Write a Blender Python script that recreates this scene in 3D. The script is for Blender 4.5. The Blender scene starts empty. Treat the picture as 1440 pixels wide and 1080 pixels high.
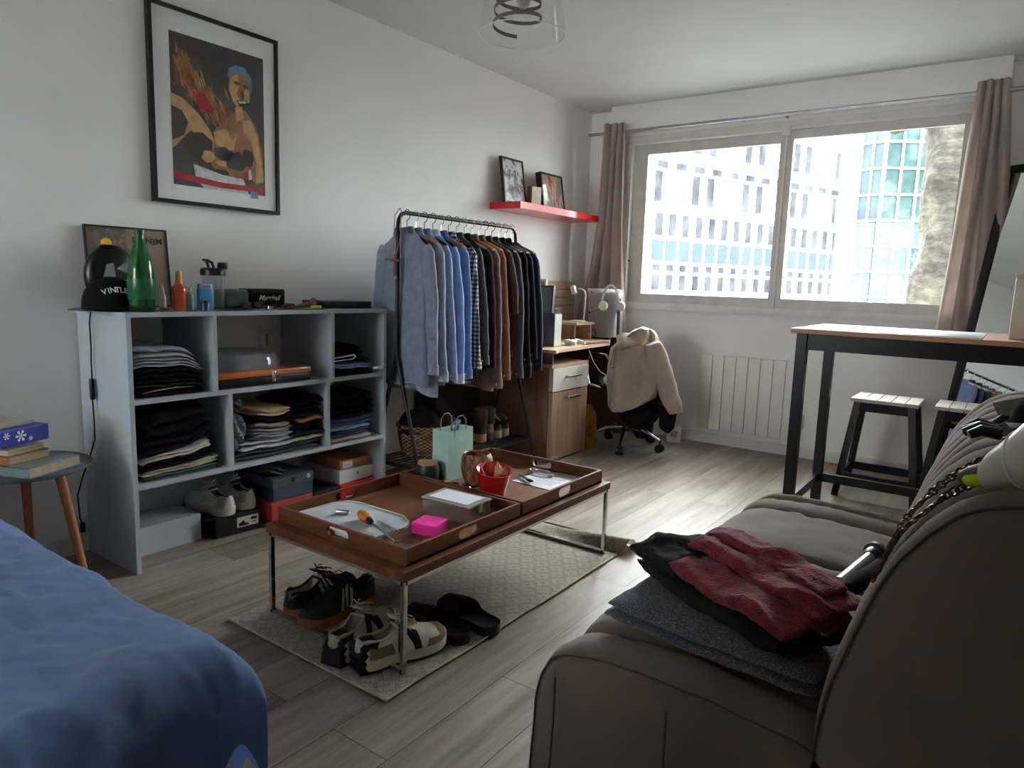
import bpy, bmesh, math, random
from mathutils import Vector, Matrix, noise
random.seed(7)
C = bpy.context.scene.collection
PI = math.pi
sin, cos = math.sin, math.cos

# ------------------------------------------------------------------ materials
def lin(c):
    c = c / 255.0
    return c / 12.92 if c <= 0.04045 else ((c + 0.055) / 1.055) ** 2.4
def rgb(c): return (lin(c[0]), lin(c[1]), lin(c[2]), 1)
MATS = {}
class NT:
    def __init__(s, name):
        s.m = bpy.data.materials.new(name); s.m.use_nodes = True
        s.t = s.m.node_tree; s.b = s.t.nodes['Principled BSDF']; s.out = s.t.nodes['Material Output']
    def n(s, k, **kw):
        x = s.t.nodes.new(k)
        for a, v in kw.items():
            if hasattr(x, a): setattr(x, a, v)
        return x
    def l(s, a, b): s.t.links.new(a, b)
    def coord(s, scale=(1, 1, 1), rot=(0, 0, 0)):
        t = s.n('ShaderNodeTexCoord'); m = s.n('ShaderNodeMapping')
        m.inputs['Scale'].default_value = scale; m.inputs['Rotation'].default_value = rot
        s.l(t.outputs['Object'], m.inputs['Vector']); return m.outputs['Vector']
    def noise(s, vec, sc, det=3, rough=.5):
        x = s.n('ShaderNodeTexNoise'); x.inputs['Scale'].default_value = sc; x.inputs['Detail'].default_value = det
        x.inputs['Roughness'].default_value = rough; s.l(vec, x.inputs['Vector']); return x.outputs['Fac']
    def ramp(s, fac, stops):
        r = s.n('ShaderNodeValToRGB'); e = r.color_ramp.elements
        while len(e) < len(stops): e.new(.5)
        for i, (p, c) in enumerate(stops): e[i].position = p; e[i].color = rgb(c)
        s.l(fac, r.inputs['Fac']); return r.outputs['Color']
    def bump(s, h, st, dist=.01):
        b = s.n('ShaderNodeBump'); b.inputs['Strength'].default_value = st; b.inputs['Distance'].default_value = dist
        s.l(h, b.inputs['Height']); s.l(b.outputs['Normal'], s.b.inputs['Normal'])
    def math(s, op, a, b=None):
        x = s.n('ShaderNodeMath', operation=op)
        for i, v in enumerate((a, b)):
            if v is None: continue
            if isinstance(v, (int, float)): x.inputs[i].default_value = v
            else: s.l(v, x.inputs[i])
        return x.outputs[0]
    def sep(s, v):
        x = s.n('ShaderNodeSeparateXYZ'); s.l(v, x.inputs[0]); return x.outputs
    def set(s, **k):
        for a, v in k.items(): s.b.inputs[a].default_value = v

def shift(c, f): return tuple(max(0, min(255, v * f)) for v in c)

def plain(name, c, rough=.5, metal=0, var=.06, vs=12, bump=0, bs=60, coat=0, sheen=0, trans=0, ior=1.45, alpha=1, spec=.5):
    """surface with a faint procedural mottling"""
    if name in MATS: return MATS[name]
    m = NT(name); v = m.coord()
    m.l(m.ramp(m.noise(v, vs), [(.3, shift(c, 1 - var)), (.7, shift(c, 1 + var))]), m.b.inputs['Base Color'])
    m.set(**{'Roughness': rough, 'Metallic': metal, 'Coat Weight': coat, 'Sheen Weight': sheen, 'Transmission Weight': trans, 'IOR': ior, 'Alpha': alpha, 'Specular IOR Level': spec})
    if bump: m.bump(m.noise(v, bs, 4), bump, .004)
    MATS[name] = m.m; return m.m

def cloth(name, c=(128, 128, 128), c2=None, wv=400, var=.12, rough=.95, bump=.25, heather=0, fz=25):
    """woven fabric: fine weave bump, broad soft colour drift, optional melange speckle"""
    if name in MATS: return MATS[name]
    m = NT(name); v = m.coord()
    base = m.ramp(m.noise(v, fz, 3), [(.3, shift(c, 1 - var)), (.7, c2 or shift(c, 1 + var))])
    if heather:
        h = m.noise(m.coord((1, 1, 3)), 260, 2)
        mx = m.n('ShaderNodeMix', data_type='RGBA', blend_type='MIX')
        m.l(m.math('MULTIPLY', m.math('GREATER_THAN', h, .56), heather), mx.inputs[0])
        m.l(base, mx.inputs[6]); mx.inputs[7].default_value = rgb(shift(c, 2.0)); base = mx.outputs[2]
    m.l(base, m.b.inputs['Base Color'])
    m.set(**{'Roughness': rough, 'Sheen Weight': .12 if max(c) > 60 else 0, 'Sheen Roughness': .6, 'Specular IOR Level': .5 if max(c) > 60 else .15})
    a = m.noise(v, wv, 2); b = m.noise(v, 18, 3)
    m.bump(m.math('ADD', m.math('MULTIPLY', a, .3), b), bump, .012)
    MATS[name] = m.m; return m.m

def wood(name, c1, c2, axis='y', rough=.45, sc=1.0, coat=0, spec=.5):
    if name in MATS: return MATS[name]
    m = NT(name); s = {'x': (1.2, 22, 22), 'y': (22, 1.2, 22), 'z': (22, 22, 1.2)}[axis]
    v = m.coord(tuple(k * sc for k in s)); n = m.noise(v, 1.6, 6, .62)
    n2 = m.noise(m.coord(tuple(k * sc * .25 for k in s)), 1.3, 3)
    f = m.math('ADD', m.math('MULTIPLY', n, .65), m.math('MULTIPLY', n2, .35))
    m.l(m.ramp(f, [(.32, c1), (.5, tuple((a + b) / 2 for a, b in zip(c1, c2))), (.68, c2)]), m.b.inputs['Base Color'])
    m.set(**{'Roughness': rough, 'Coat Weight': coat, 'Specular IOR Level': spec}); m.bump(n, .12, .003)
    MATS[name] = m.m; return m.m

def glassy(name, tint=(255, 255, 255), refl=.08, rough=.02, opac=0.0, fres=.35):
    """thin clear sheet: see-through with a mirror-like sheen on top"""
    if name in MATS: return MATS[name]
    m = NT(name); tr = m.n('ShaderNodeBsdfTransparent'); tr.inputs[0].default_value = rgb(tint)
    gl = m.n('ShaderNodeBsdfGlossy'); gl.inputs['Roughness'].default_value = rough
    lw = m.n('ShaderNodeLayerWeight'); lw.inputs[0].default_value = .25
    fac = m.math('ADD', m.math('MULTIPLY', lw.outputs['Fresnel'], fres), refl)
    mx = m.n('ShaderNodeMixShader'); m.l(fac, mx.inputs[0]); m.l(tr.outputs[0], mx.inputs[1]); m.l(gl.outputs[0], mx.inputs[2])
    o = mx.outputs[0]
    if opac:
        m2 = m.n('ShaderNodeMixShader'); m2.inputs[0].default_value = opac
        d = m.n('ShaderNodeBsdfDiffuse'); d.inputs[0].default_value = rgb(tint)
        m.l(o, m2.inputs[1]); m.l(d.outputs[0], m2.inputs[2]); o = m2.outputs[0]
    m.l(o, m.out.inputs['Surface']); MATS[name] = m.m; return m.m

# ------------------------------------------------------------------ mesh builder
def V3(a): return Vector(a)
class MB:
    def __init__(s): s.bm = bmesh.new()
    def _rot(s, vs, c, rz=0, rot=None):
        M = Matrix.Translation(V3(c)) @ (rot if rot is not None else Matrix.Rotation(rz, 4, 'Z'))
        for v in vs: v.co = M @ v.co
    def box(s, c, d, rz=0, bev=0, rot=None, seg=2):
        r = bmesh.ops.create_cube(s.bm, size=1); vs = r['verts']
        for v in vs: v.co = Vector((v.co.x * d[0], v.co.y * d[1], v.co.z * d[2]))
        if bev:
            es = list({e for v in vs for e in v.link_edges})
            r = bmesh.ops.bevel(s.bm, geom=es, offset=bev, segments=seg, affect='EDGES', profile=.5)
            vs = r['verts']
            st = set(vs)
            grow = True
            while grow:
                grow = False
                for v in list(st):
                    for e in v.link_edges:
                        o = e.other_vert(v)
                        if o not in st: st.add(o); grow = True
            vs = list(st)
        s._rot(vs, c, rz, rot); return s
    def bb(s, x0, x1, y0, y1, z0, z1, bev=0):
        return s.box(((x0 + x1) / 2, (y0 + y1) / 2, (z0 + z1) / 2), (abs(x1 - x0), abs(y1 - y0), abs(z1 - z0)), bev=bev)
    def loops(s, rings, close=True, cap=True):
        L = [[s.bm.verts.new(p) for p in r] for r in rings]
        n = len(L[0])
        for a, b in zip(L, L[1:]):
            for i in range(n if close else n - 1):
                j = (i + 1) % n
                try: s.bm.faces.new((a[i], a[j], b[j], b[i]))
                except ValueError: pass
        if cap and close:
            for r in (L[0][::-1], L[-1]):
                try: s.bm.faces.new(r)
                except ValueError: pass
        return s
    def cyl(s, p0, p1, r, r2=None, n=16, cap=True):
        p0, p1 = V3(p0), V3(p1); d = (p1 - p0).normalized(); a = d.orthogonal().normalized(); b = d.cross(a); r2 = r if r2 is None else r2
        return s.loops([[p + (a * cos(t) + b * sin(t)) * q for t in [2 * PI * i / n for i in range(n)]] for p, q in ((p0, r), (p1, r2))], cap=cap)
    def bar(s, p0, p1, w, t, up=(0, 0, 1)):
        p0, p1 = V3(p0), V3(p1); d = (p1 - p0).normalized(); u = V3(up)
        a = d.cross(u); a = a.normalized() if a.length > 1e-6 else d.orthogonal().normalized(); b = a.cross(d)
        return s.loops([[p + a * i * w / 2 + b * j * t / 2 for i, j in ((-1, -1), (1, -1), (1, 1), (-1, 1))] for p in (p0, p1)])
    def tube(s, pts, r, n=8, closed=False, flat=1.0, up=None, cap=True):
        P = [V3(p) for p in pts]; m = len(P); rs = r if isinstance(r, (list, tuple)) else [r] * m
        rings = []; a = None
        for i in range(m):
            if closed: d = P[(i + 1) % m] - P[i - 1]
            else: d = P[min(i + 1, m - 1)] - P[max(i - 1, 0)]
            d = d.normalized() if d.length > 1e-9 else Vector((0, 0, 1))
            if up is not None: a = d.cross(V3(up)); a = a.normalized() if a.length > 1e-5 else d.orthogonal().normalized()
            elif a is None: a = d.orthogonal().normalized()
            else: a = (a - d * a.dot(d)); a = a.normalized() if a.length > 1e-6 else d.orthogonal().normalized()
            b = d.cross(a)
            rings.append([P[i] + (a * cos(t) + b * sin(t) * flat) * rs[i] for t in [2 * PI * k / n for k in range(n)]])
        if closed: rings.append(rings[0]); return s.loops(rings, cap=False)
        return s.loops(rings, cap=cap)
    def lathe(s, prof, c=(0, 0, 0), n=24, sx=1, sy=1, cap=True, fn=None):
        c = V3(c)
        return s.loops([[c + Vector((max(r, 1e-5) * cos(t) * sx, max(r, 1e-5) * sin(t) * sy, z)) for t in [2 * PI * i / n for i in range(n)]] for r, z in prof], cap=cap)
    def loft(s, secs, n=20, e=1.0, cap=True, fn=None):
        """secs: (centre, U, V); superellipse rings; fn(i_ring, angle, point)->point"""
        rings = []
        for k, (c, U, W) in enumerate(secs):
            c, U, W = V3(c), V3(U), V3(W); ring = []
            for i in range(n):
                t = 2 * PI * i / n; ct, st = cos(t), sin(t)
                p = c + U * (abs(ct) ** e * (1 if ct >= 0 else -1)) + W * (abs(st) ** e * (1 if st >= 0 else -1))
                ring.append(fn(k, t, p) if fn else p)
            rings.append(ring)
        return s.loops(rings, cap=cap)
    def prism(s, poly, z0, z1, M=None):
        M = M or Matrix.Identity(4)
        a = [s.bm.verts.new(M @ Vector((x, y, z0))) for x, y in poly]; b = [s.bm.verts.new(M @ Vector((x, y, z1))) for x, y in poly]
        n = len(poly); s.bm.faces.new(a[::-1]); s.bm.faces.new(b)
        for i in range(n): s.bm.faces.new((a[i], a[(i + 1) % n], b[(i + 1) % n], b[i]))
        return s
    def grid(s, fn, nu, nv, cu=False, cv=False, keep=None):
        g = [[s.bm.verts.new(fn(i / (nu if cu else nu - 1), j / (nv if cv else nv - 1))) for j in range(nv)] for i in range(nu)]
        for i in range(nu if cu else nu - 1):
            for j in range(nv if cv else nv - 1):
                if keep and not keep(i, j): continue
                q = (g[i][j], g[(i + 1) % nu][j], g[(i + 1) % nu][(j + 1) % nv], g[i][(j + 1) % nv])
                try: s.bm.faces.new(q)
                except ValueError: pass
        return s
    def pillow(s, c, d, nx=24, ny=24, ex=6, wave=None, rz=0, rz_tilt=None):
        """closed soft slab: full in the middle, rounded at its outline"""
        M = Matrix.Translation(V3(c)) @ Matrix.Rotation(rz, 4, 'Z')
        def prm(t): return sin((t - .5) * PI)
        top = {}; bot = {}
        for i in range(nx + 1):
            for j in range(ny + 1):
                x, y = prm(i / nx), prm(j / ny)
                h = max(0, 1 - abs(x) ** ex) ** (1 / 2) * max(0, 1 - abs(y) ** ex) ** (1 / 2)
                px, py = x * d[0] / 2, y * d[1] / 2; w = wave(px, py) if wave else 0
                edge = i in (0, nx) or j in (0, ny)
                # round the plan corners a little
                k = 1 - .035 * (abs(x) * abs(y)) ** 4
                top[i, j] = s.bm.verts.new(M @ Vector((px * k, py * k, d[2] / 2 * h + w)))
                bot[i, j] = top[i, j] if edge else s.bm.verts.new(M @ Vector((px * k, py * k, -d[2] / 2 * h + w)))
        for i in range(nx):
            for j in range(ny):
                s.bm.faces.new((top[i, j], top[i + 1, j], top[i + 1, j + 1], top[i, j + 1]))
                s.bm.faces.new((bot[i, j], bot[i, j + 1], bot[i + 1, j + 1], bot[i + 1, j]))
        return s
    def noisy(s, amp, sc, seed=0, axis=None):
        for v in s.bm.verts:
            n = noise.noise_vector(v.co * sc + Vector((seed, seed * 1.7, seed * .3)))
            v.co += n * amp if axis is None else Vector(axis) * n.x * amp
        return s
    def xf(s, M):
        for v in s.bm.verts: v.co = M @ v.co
        return s

def rootof(o):
    while o.parent: o = o.parent
    return o
def put(mb, name, mat, parent=None, label=None, cat=None, group=None, kind=None, loc=None, rz=0, W=True, smooth=True, rot=None, ang=40):
    bm = mb.bm
    bmesh.ops.recalc_face_normals(bm, faces=bm.faces[:])
    me = bpy.data.meshes.new(name); o = bpy.data.objects.new(name, me); C.objects.link(o)
    if parent is not None:
        r = rootof(parent)
        if W:
            Mi = Matrix.LocRotScale(r.location, r.rotation_euler, None).inverted()
            for v in bm.verts: v.co = Mi @ v.co
        o.parent = parent
    elif loc is not None:
        o.location = loc; o.rotation_euler = rot or (0, 0, rz)
    else:
        xs = [v.co for v in bm.verts]
        lo = Vector([min(v[i] for v in xs) for i in range(3)]); hi = Vector([max(v[i] for v in xs) for i in range(3)])
        b = Vector(((lo.x + hi.x) / 2, (lo.y + hi.y) / 2, lo.z))
        for v in bm.verts: v.co -= b
        o.location = b
    bm.to_mesh(me); bm.free()
    if smooth:
        for p in me.polygons: p.use_smooth = True
        try: me.set_sharp_from_angle(angle=math.radians(ang))
        except Exception: pass
    if mat: me.materials.append(mat)
    if label: o['label'] = label
    if cat: o['category'] = cat
    if group: o['group'] = group
    if kind: o['kind'] = kind
    return o
def thing(name, label, cat, loc=(0, 0, 0), rz=0, group=None, rot=None):
    o = bpy.data.objects.new(name, None); C.objects.link(o); o.location = loc; o.rotation_euler = rot or (0, 0, rz)
    o.empty_display_size = .05; o['label'] = label; o['category'] = cat
    if group: o['group'] = group
    return o
def struct(name, mb, mat, **k): return put(mb, name, mat, kind='structure', smooth=False, **k)
def text(name, s, size, mat, parent, M, ext=.0006, W=True, label=None, spacing=1, align='CENTER', shear=0):
    cu = bpy.data.curves.new(name, 'FONT'); cu.body = s; cu.size = size; cu.extrude = ext; cu.offset = size * .018; cu.align_x = align; cu.align_y = 'CENTER'; cu.space_character = spacing
    cu.shear = shear; tmp = bpy.data.objects.new('tmp', cu); C.objects.link(tmp); dg = bpy.context.evaluated_depsgraph_get(); dg.update()
    me = bpy.data.meshes.new_from_object(tmp.evaluated_get(dg)); bpy.data.objects.remove(tmp); bpy.data.curves.remove(cu)
    me.materials.clear(); me.materials.append(mat); o = bpy.data.objects.new(name, me); C.objects.link(o)
    if W:
        r = rootof(parent); M = Matrix.LocRotScale(r.location, r.rotation_euler, None).inverted() @ M
    o.parent = parent; o.matrix_local = M
    if label: o['label'] = label
    return o
def frameM(origin, X, Y):
    X = V3(X).normalized(); Y = V3(Y); Z = X.cross(Y).normalized(); Y = Z.cross(X)
    return Matrix(((X.x, Y.x, Z.x, origin[0]), (X.y, Y.y, Z.y, origin[1]), (X.z, Y.z, Z.z, origin[2]), (0, 0, 0, 1)))
def fbm(x, y, s=0): return noise.noise(Vector((x, y, s)))

# ------------------------------------------------------------------ room numbers
H, YW, YB, XB0, XB1, XR, YS = 2.5, 5.042, 5.172, .249, 2.797, 3.75, -3.0

# ------------------------------------------------------------------ common materials
def wall_mat(name, c):
    m = NT(name); v = m.coord()
    m.l(m.ramp(m.noise(v, 3, 4), [(.3, shift(c, .985)), (.7, shift(c, 1.01))]), m.b.inputs['Base Color'])
    m.set(**{'Roughness': .75}); m.bump(m.noise(v, 160, 3), .08, .003); return m.m
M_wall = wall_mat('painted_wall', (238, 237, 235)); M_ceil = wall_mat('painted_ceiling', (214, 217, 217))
M_trim = plain('white_trim', (222, 219, 214), .45, var=.01)
M_black = plain('black_plastic', (14, 14, 16), .35, var=.1)
M_blackm = plain('black_metal', (22, 21, 22), .35, .3, var=.1)
M_chrome = plain('chrome', (205, 205, 208), .12, 1, var=.02)
M_steel = plain('brushed_steel', (170, 170, 172), .3, 1, var=.05)
M_white = plain('white_plastic', (228, 227, 224), .35, var=.01)
M_cream = plain('cream_plastic', (216, 208, 190), .5, var=.02)

def floor_material():
    m = NT('oak_laminate'); t = m.n('ShaderNodeTexCoord'); mp = m.n('ShaderNodeMapping')
    mp.inputs['Rotation'].default_value = (0, 0, PI / 2); m.l(t.outputs['Object'], mp.inputs['Vector'])
    br = m.n('ShaderNodeTexBrick'); br.offset = .37; br.offset_frequency = 2
    br.inputs['Scale'].default_value = 1; br.inputs['Brick Width'].default_value = 1.25; br.inputs['Row Height'].default_value = .19
    br.inputs['Mortar Size'].default_value = .0014; br.inputs['Mortar Smooth'].default_value = .3; br.inputs['Bias'].default_value = 0
    br.inputs['Color1'].default_value = (0, 0, 0, 1); br.inputs['Color2'].default_value = (1, 1, 1, 1); br.inputs['Mortar'].default_value = (.5, .5, .5, 1)
    m.l(mp.outputs[0], br.inputs['Vector'])
    wn = m.n('ShaderNodeTexWhiteNoise', noise_dimensions='3D')
    m.l(br.outputs['Color'], wn.inputs['Vector'])
    # grain, offset for every plank
    add = m.n('ShaderNodeVectorMath', operation='ADD'); sc = m.n('ShaderNodeVectorMath', operation='SCALE'); sc.inputs['Scale'].default_value = 5
    m.l(br.outputs['Color'], sc.inputs[0]); m.l(m.coord((26, 1.7, 1)), add.inputs[0]); m.l(sc.outputs[0], add.inputs[1])
    g = m.noise(add.outputs[0], 1, 7, .6)
    add2 = m.n('ShaderNodeVectorMath', operation='ADD'); m.l(m.coord((5, .9, 1)), add2.inputs[0]); m.l(sc.outputs[0], add2.inputs[1])
    g2 = m.noise(add2.outputs[0], 1.4, 4, .55)
    f = m.math('ADD', m.math('ADD', m.math('MULTIPLY', g, .5), m.math('MULTIPLY', g2, .38)), m.math('MULTIPLY', br.outputs['Color'], .05))
    col = m.ramp(f, [(.30, (98, 86, 77)), (.44, (134, 121, 110)), (.56, (157, 145, 134)), (.72, (180, 170, 160))])
    mx = m.n('ShaderNodeMix', data_type='RGBA'); m.l(br.outputs['Fac'], mx.inputs[0]); m.l(col, mx.inputs[6]); mx.inputs[7].default_value = rgb((66, 52, 42))
    m.l(mx.outputs[2], m.b.inputs['Base Color']); m.set(**{'Roughness': .4, 'Specular IOR Level': .25})
    m.l(m.ramp(g, [(.3, (165, 165, 165)), (.7, (188, 188, 188))]), m.b.inputs['Roughness'])
    m.bump(m.math('SUBTRACT', m.math('MULTIPLY', g, .25), br.outputs['Fac']), .25, .002)
    return m.m

# ------------------------------------------------------------------ room shell
struct('floor', MB().bb(-.2, XR + .2, YS - .2, YB + .2, -.12, 0), floor_material())
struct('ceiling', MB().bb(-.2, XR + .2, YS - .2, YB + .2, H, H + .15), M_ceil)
struct('wall_left', MB().bb(-.15, 0, YS - .2, YB + .2, 0, H), M_wall)
struct('wall_right', MB().bb(XR, XR + .15, YS - .2, YB + .2, 0, H), M_wall)
bx0, bx1, bz0, bz1 = .2, 1.6, .75, 2.38          # added window opening behind the camera, lets in fill daylight
w = MB(); w.bb(0, bx0, YS - .15, YS, 0, H); w.bb(bx1, 1.75, YS - .15, YS, 0, H); w.bb(bx0, bx1, YS - .15, YS, 0, bz0); w.bb(bx0, bx1, YS - .15, YS, bz1, H)
struct('wall_back', w, M_wall)
struct('wall_light_block', MB().bb(1.75, XR, YS - .15, -.45, 0, H), wood('light_block_wood', (96, 74, 58), (128, 100, 80), 'z', .55))  # added unseen block, shields the sofa from back-window light; brown to limit bounce
wx0, wx1, wz0, wz1 = .405, 2.70, .985, 2.25
w = MB(); w.bb(0, XB0, YB, YB + .15, 0, H); w.bb(XB0, wx0, YW, YB + .15, 0, H); w.bb(wx1, XB1, YW, YB + .15, 0, H)
w.bb(XB1, XR, YB, YB + .15, 0, H); w.bb(wx0, wx1, YW, YB + .15, 0, wz0); w.bb(wx0, wx1, YW, YB + .15, wz1, H)
struct('wall_front', w, M_wall)
b = MB(); b.bb(XB0, XB1, YW - .014, YW, 0, .066); b.bb(XB0, XB1, YW - .009, YW, .066, .072)
struct('baseboard_front', b, M_trim)
b = MB(); b.bb(0, .014, YS, YB, 0, .068); struct('baseboard_left', b, M_trim)

# window
M_alu = plain('window_aluminium', (190, 186, 181), .42, .15, var=.04)
M_alul = plain('window_frame_light', (212, 208, 202), .45, .05, var=.03)
wn = MB()
wn.bb(wx0, wx1, YW - .012, YW + .07, wz0, wz0 + .03); wn.bb(wx0, wx1, YW - .03, YW + .07, wz0 - .02, wz0)
wn.bb(wx0, wx1, YW - .02, YW + .07, 2.20, wz1); wn.bb(wx0, wx1, YW - .028, YW - .02, 2.225, 2.235)
wn.bb(wx0, wx0 + .045, YW - .012, YW + .07, wz0, 2.2); wn.bb(wx1 - .045, wx1, YW - .012, YW + .07, wz0, 2.2)
wn.bb(wx0 - .02, wx1 + .02, YW - .018, YW, 2.25, 2.262)
fr = struct('window_1', wn, M_alul)
def sash(x0, x1, g0, g1, y, zt):
    s = MB(); z0, z1 = wz0 + .03, 2.2
    s.bb(x0, g0, y, y + .03, z0, z1); s.bb(g1, x1, y, y + .03, z0, z1); s.bb(g0, g1, y, y + .03, z0, 1.082); s.bb(g0, g1, y, y + .03, zt, z1)
    s.bb(x0, x1, y - .004, y, z0 + .052, z0 + .058)
    o = put(s, 'sash', M_alu, fr, smooth=False)
    put(MB().bb(g0, g1, y + .013, y + .017, 1.082, zt), 'pane', glassy('window_glass', (250, 252, 251), .015), o, smooth=False)
w2 = MB()
for a in ((bx0, bx1, bz0, bz0 + .06), (bx0, bx1, bz1 - .06, bz1), (bx0, bx0 + .06, bz0, bz1), (bx1 - .06, bx1, bz0, bz1), (.87, .93, bz0, bz1)): w2.bb(a[0], a[1], YS - .12, YS - .04, a[2], a[3])
f2 = struct('window_fill', w2, M_alul); put(MB().bb(bx0 + .06, bx1 - .06, YS - .085, YS - .08, bz0 + .06, bz1 - .06), 'pane', glassy('window_glass', (250, 252, 251), .015), f2, smooth=False)  # frame and pane of the added fill-light window, out of view
sash(.45, 1.60, .562, 1.535, YW + .036, 2.128); sash(1.55, 2.655, 1.63, 2.597, YW + .004, 2.143)
put(MB().bb(1.578, 1.592, YW - .012, YW + .004, 1.02, 2.24).bb(1.555, 1.61, YW - .03, YW, 2.165, 2.235, bev=.006), 'latch_rail', M_alul, fr)
put(MB().cyl((.468, YW - .014, 1.33), (.468, YW - .004, 1.33), .006), 'screw', M_black, fr)

# ------------------------------------------------------------------ outside
CAM = Vector((2.978, 0, 1.1324))
fe = Vector((.3552, .9348, 0)).normalized(); fn_ = Vector((fe.y, -fe.x, 0)); K = 3.0
FP = CAM + (Vector((-3.0873, 12.6177, 1.1079)) - CAM) * K
def fpt(s, z, out=0): return FP + fe * s * K + Vector((0, 0, (z - 1.1324) * K + (CAM.z - FP.z))) + fn_ * out
def fbox(mb, s0, s1, z0, z1, o0, o1):
    ring = lambda o: [fpt(s0, z0, o), fpt(s1, z0, o), fpt(s1, z1, o), fpt(s0, z1, o)]
    mb.loops([ring(o0), ring(o1)])
M_fac = plain('white_render', (238, 238, 236), .8, var=.01, vs=.3)
M_wpane = plain('grey_window_pane', (68, 71, 75), .8, spec=0, var=.25, vs=.8)
M_bpane = plain('blue_spandrel', (74, 84, 94), .8, spec=0, var=.05, vs=.5)
bld = thing('office_building', 'long white office block with rows of windows and a blue panel band outside', 'building', fpt(3.5, -1.4))
wl = MB(); fbox(wl, -1.6, 7.1, -1.6, 5.4, -9, 0); put(wl, 'wall', M_fac, bld, smooth=False)
cols = [(.33, .56), (.71, .93), (1.09, 1.29), (1.48, 1.68), (1.86, 2.07), (2.25, 2.45), (2.64, 2.84), (3.03, 3.22), (3.42, 3.62), (3.81, 4.0), (4.22, 4.42), (4.61, 4.82), (5.02, 5.22), (5.42, 5.62), (5.82, 6.02), (6.22, 6.42)]
def fwin(s0, s1, z0, z1, m, nm='window'):
    q = MB(); fbox(q, s0, s1, z0, z1, 0, .06); o = put(q, nm, m, bld, smooth=False)
    return o
bands = MB()
for s0, s1 in cols:
    fwin(s0 + .02, s1 - .02, 1.09, 1.385, M_wpane); fwin(s0 + .02, s1 - .02, 1.46, 1.585, M_wpane)
    fwin(s0 - .03, s1 + .05, 1.655, 2.06, M_bpane, 'panel'); fwin(s0 + .03, s1 - .01, 2.15, 2.57, M_wpane)
for z0, z1 in ((2.79, 3.36), (3.80, 4.40)):
    for s0, s1 in ((.29, .47), (1.33, 1.52), (1.76, 1.95), (2.87, 3.05), (3.31, 3.5), (4.52, 4.7), (4.95, 5.13), (6.14, 6.25)):
        fwin(s0, s1, z0, z1, M_wpane)
for k in range(12): fwin(.33 + k * .52, .6 + k * .52, 3.42, 3.55, M_wpane)
for z in (1.42, 1.62, 2.62, 3.40, 3.60, 4.6): fbox(bands, -1.6, 7.1, z, z + .015, 0, .12)
put(bands, 'ledge', M_fac, bld, smooth=False)
# glazed tower further back
M_tw = plain('tower_frame', (226, 236, 238), .5, var=.02, vs=.4)
def tower_mat():
    m = NT('teal_glazing'); v = m.coord(); n = m.noise(v, .55, 5, .65)
    m.l(m.ramp(n, [(.30, (46, 64, 64)), (.47, (62, 80, 79)), (.56, (84, 94, 94)), (.66, (56, 72, 78))]), m.b.inputs['Base Color'])
    m.set(**{'Roughness': .8, 'Specular IOR Level': 0}); return m.m
M_teal = tower_mat(); M_bglaz = plain('blue_glazing', (74, 84, 92), .8, spec=0, var=.15, vs=.4)
tw = thing('glass_tower', 'teal glass office tower with white mullions, behind the tree trunk', 'building', (-6, 60, -4))
A, Bp, Cp = Vector((-7.7, 58.6, 0)), Vector((-6.1, 58.2, 0)), Vector((-1.2, 61.5, 0))
for P, Q, n, m in ((A, Bp, 2, M_bglaz), (Bp, Cp, 5, M_teal)):
    g = MB(); back = Vector((0, 5, 0)); z0, z1 = -6, 13
    g.loops([[P + Vector((0, 0, z0)), Q + Vector((0, 0, z0)), Q + back + Vector((0, 0, z0)), P + back + Vector((0, 0, z0))], [p + Vector((0, 0, z1)) for p in (P, Q, Q + back, P + back)]])
    put(g, 'glazing', m, tw, smooth=False)
    fr_ = MB(); d = (Q - P).normalized(); o = Vector((d.y, -d.x, 0)) * .12
    for i in range(n + 1):
        p = P.lerp(Q, i / n) + o; fr_.cyl(p + Vector((0, 0, z0)), p + Vector((0, 0, z1)), .09, n=6)
    for k in range(10):
        z = -4.6 + k * 1.85; fr_.cyl(P + o + Vector((0, 0, z)), Q + o + Vector((0, 0, z)), .08, n=6)
    put(fr_, 'mullions', M_tw, tw, smooth=False)
# plane tree just outside
def bark():
    m = NT('pale_bark'); v = m.coord((1, 1, 2.2)); n = m.noise(v, 7, 9, .72); n2 = m.noise(m.coord((1, 1, .7)), 2.4, 5)
    m.l(m.ramp(m.math('ADD', m.math('MULTIPLY', n, .6), m.math('MULTIPLY', n2, .4)), [(.40, (40, 34, 28)), (.47, (70, 63, 54)), (.53, (94, 87, 74)), (.60, (114, 108, 96))]), m.b.inputs['Base Color'])
    m.set(**{'Roughness': .9}); m.bump(n, 1, .16); return m.m
tr = thing('tree', 'thick pale-barked tree trunk with a lopped branch, right outside the window', 'tree', (2.42, 7.45, -3))
t = MB(); secs = []
for k in range(34):
    z = -3 + k * .24; r = .31 + .05 * max(0, (0 - z)) / 3 - .012 * (z - 1) + .02 * sin(z * 3.1)
    secs.append(((2.43 + .05 * (z - 1.6) * .5, 7.45, z), (r, 0, 0), (0, r, 0)))
t.loft(secs, 28, fn=lambda k, a, p: p + Vector((cos(a), sin(a), 0)) * (noise.noise(Vector((cos(a) * 2, sin(a) * 2, p.z * 2.4))) * .07 + noise.noise(p * 7) * .04))
put(t, 'trunk', bark(), tr)
t = MB(); t.tube([(2.4, 7.4, 2.75), (2.2, 7.38, 2.72), (2.0, 7.36, 2.69), (1.86, 7.35, 2.67), (1.80, 7.35, 2.68)], [.17, .13, .11, .1, .05], n=14).noisy(.03, 9)
put(t, 'branch', bark(), tr)
struct('ground', MB().bb(-60, 60, 5.6, 110, -4.2, -3.2), plain('pale_paving', (112, 110, 106), .9, var=.1, vs=.5))

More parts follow.
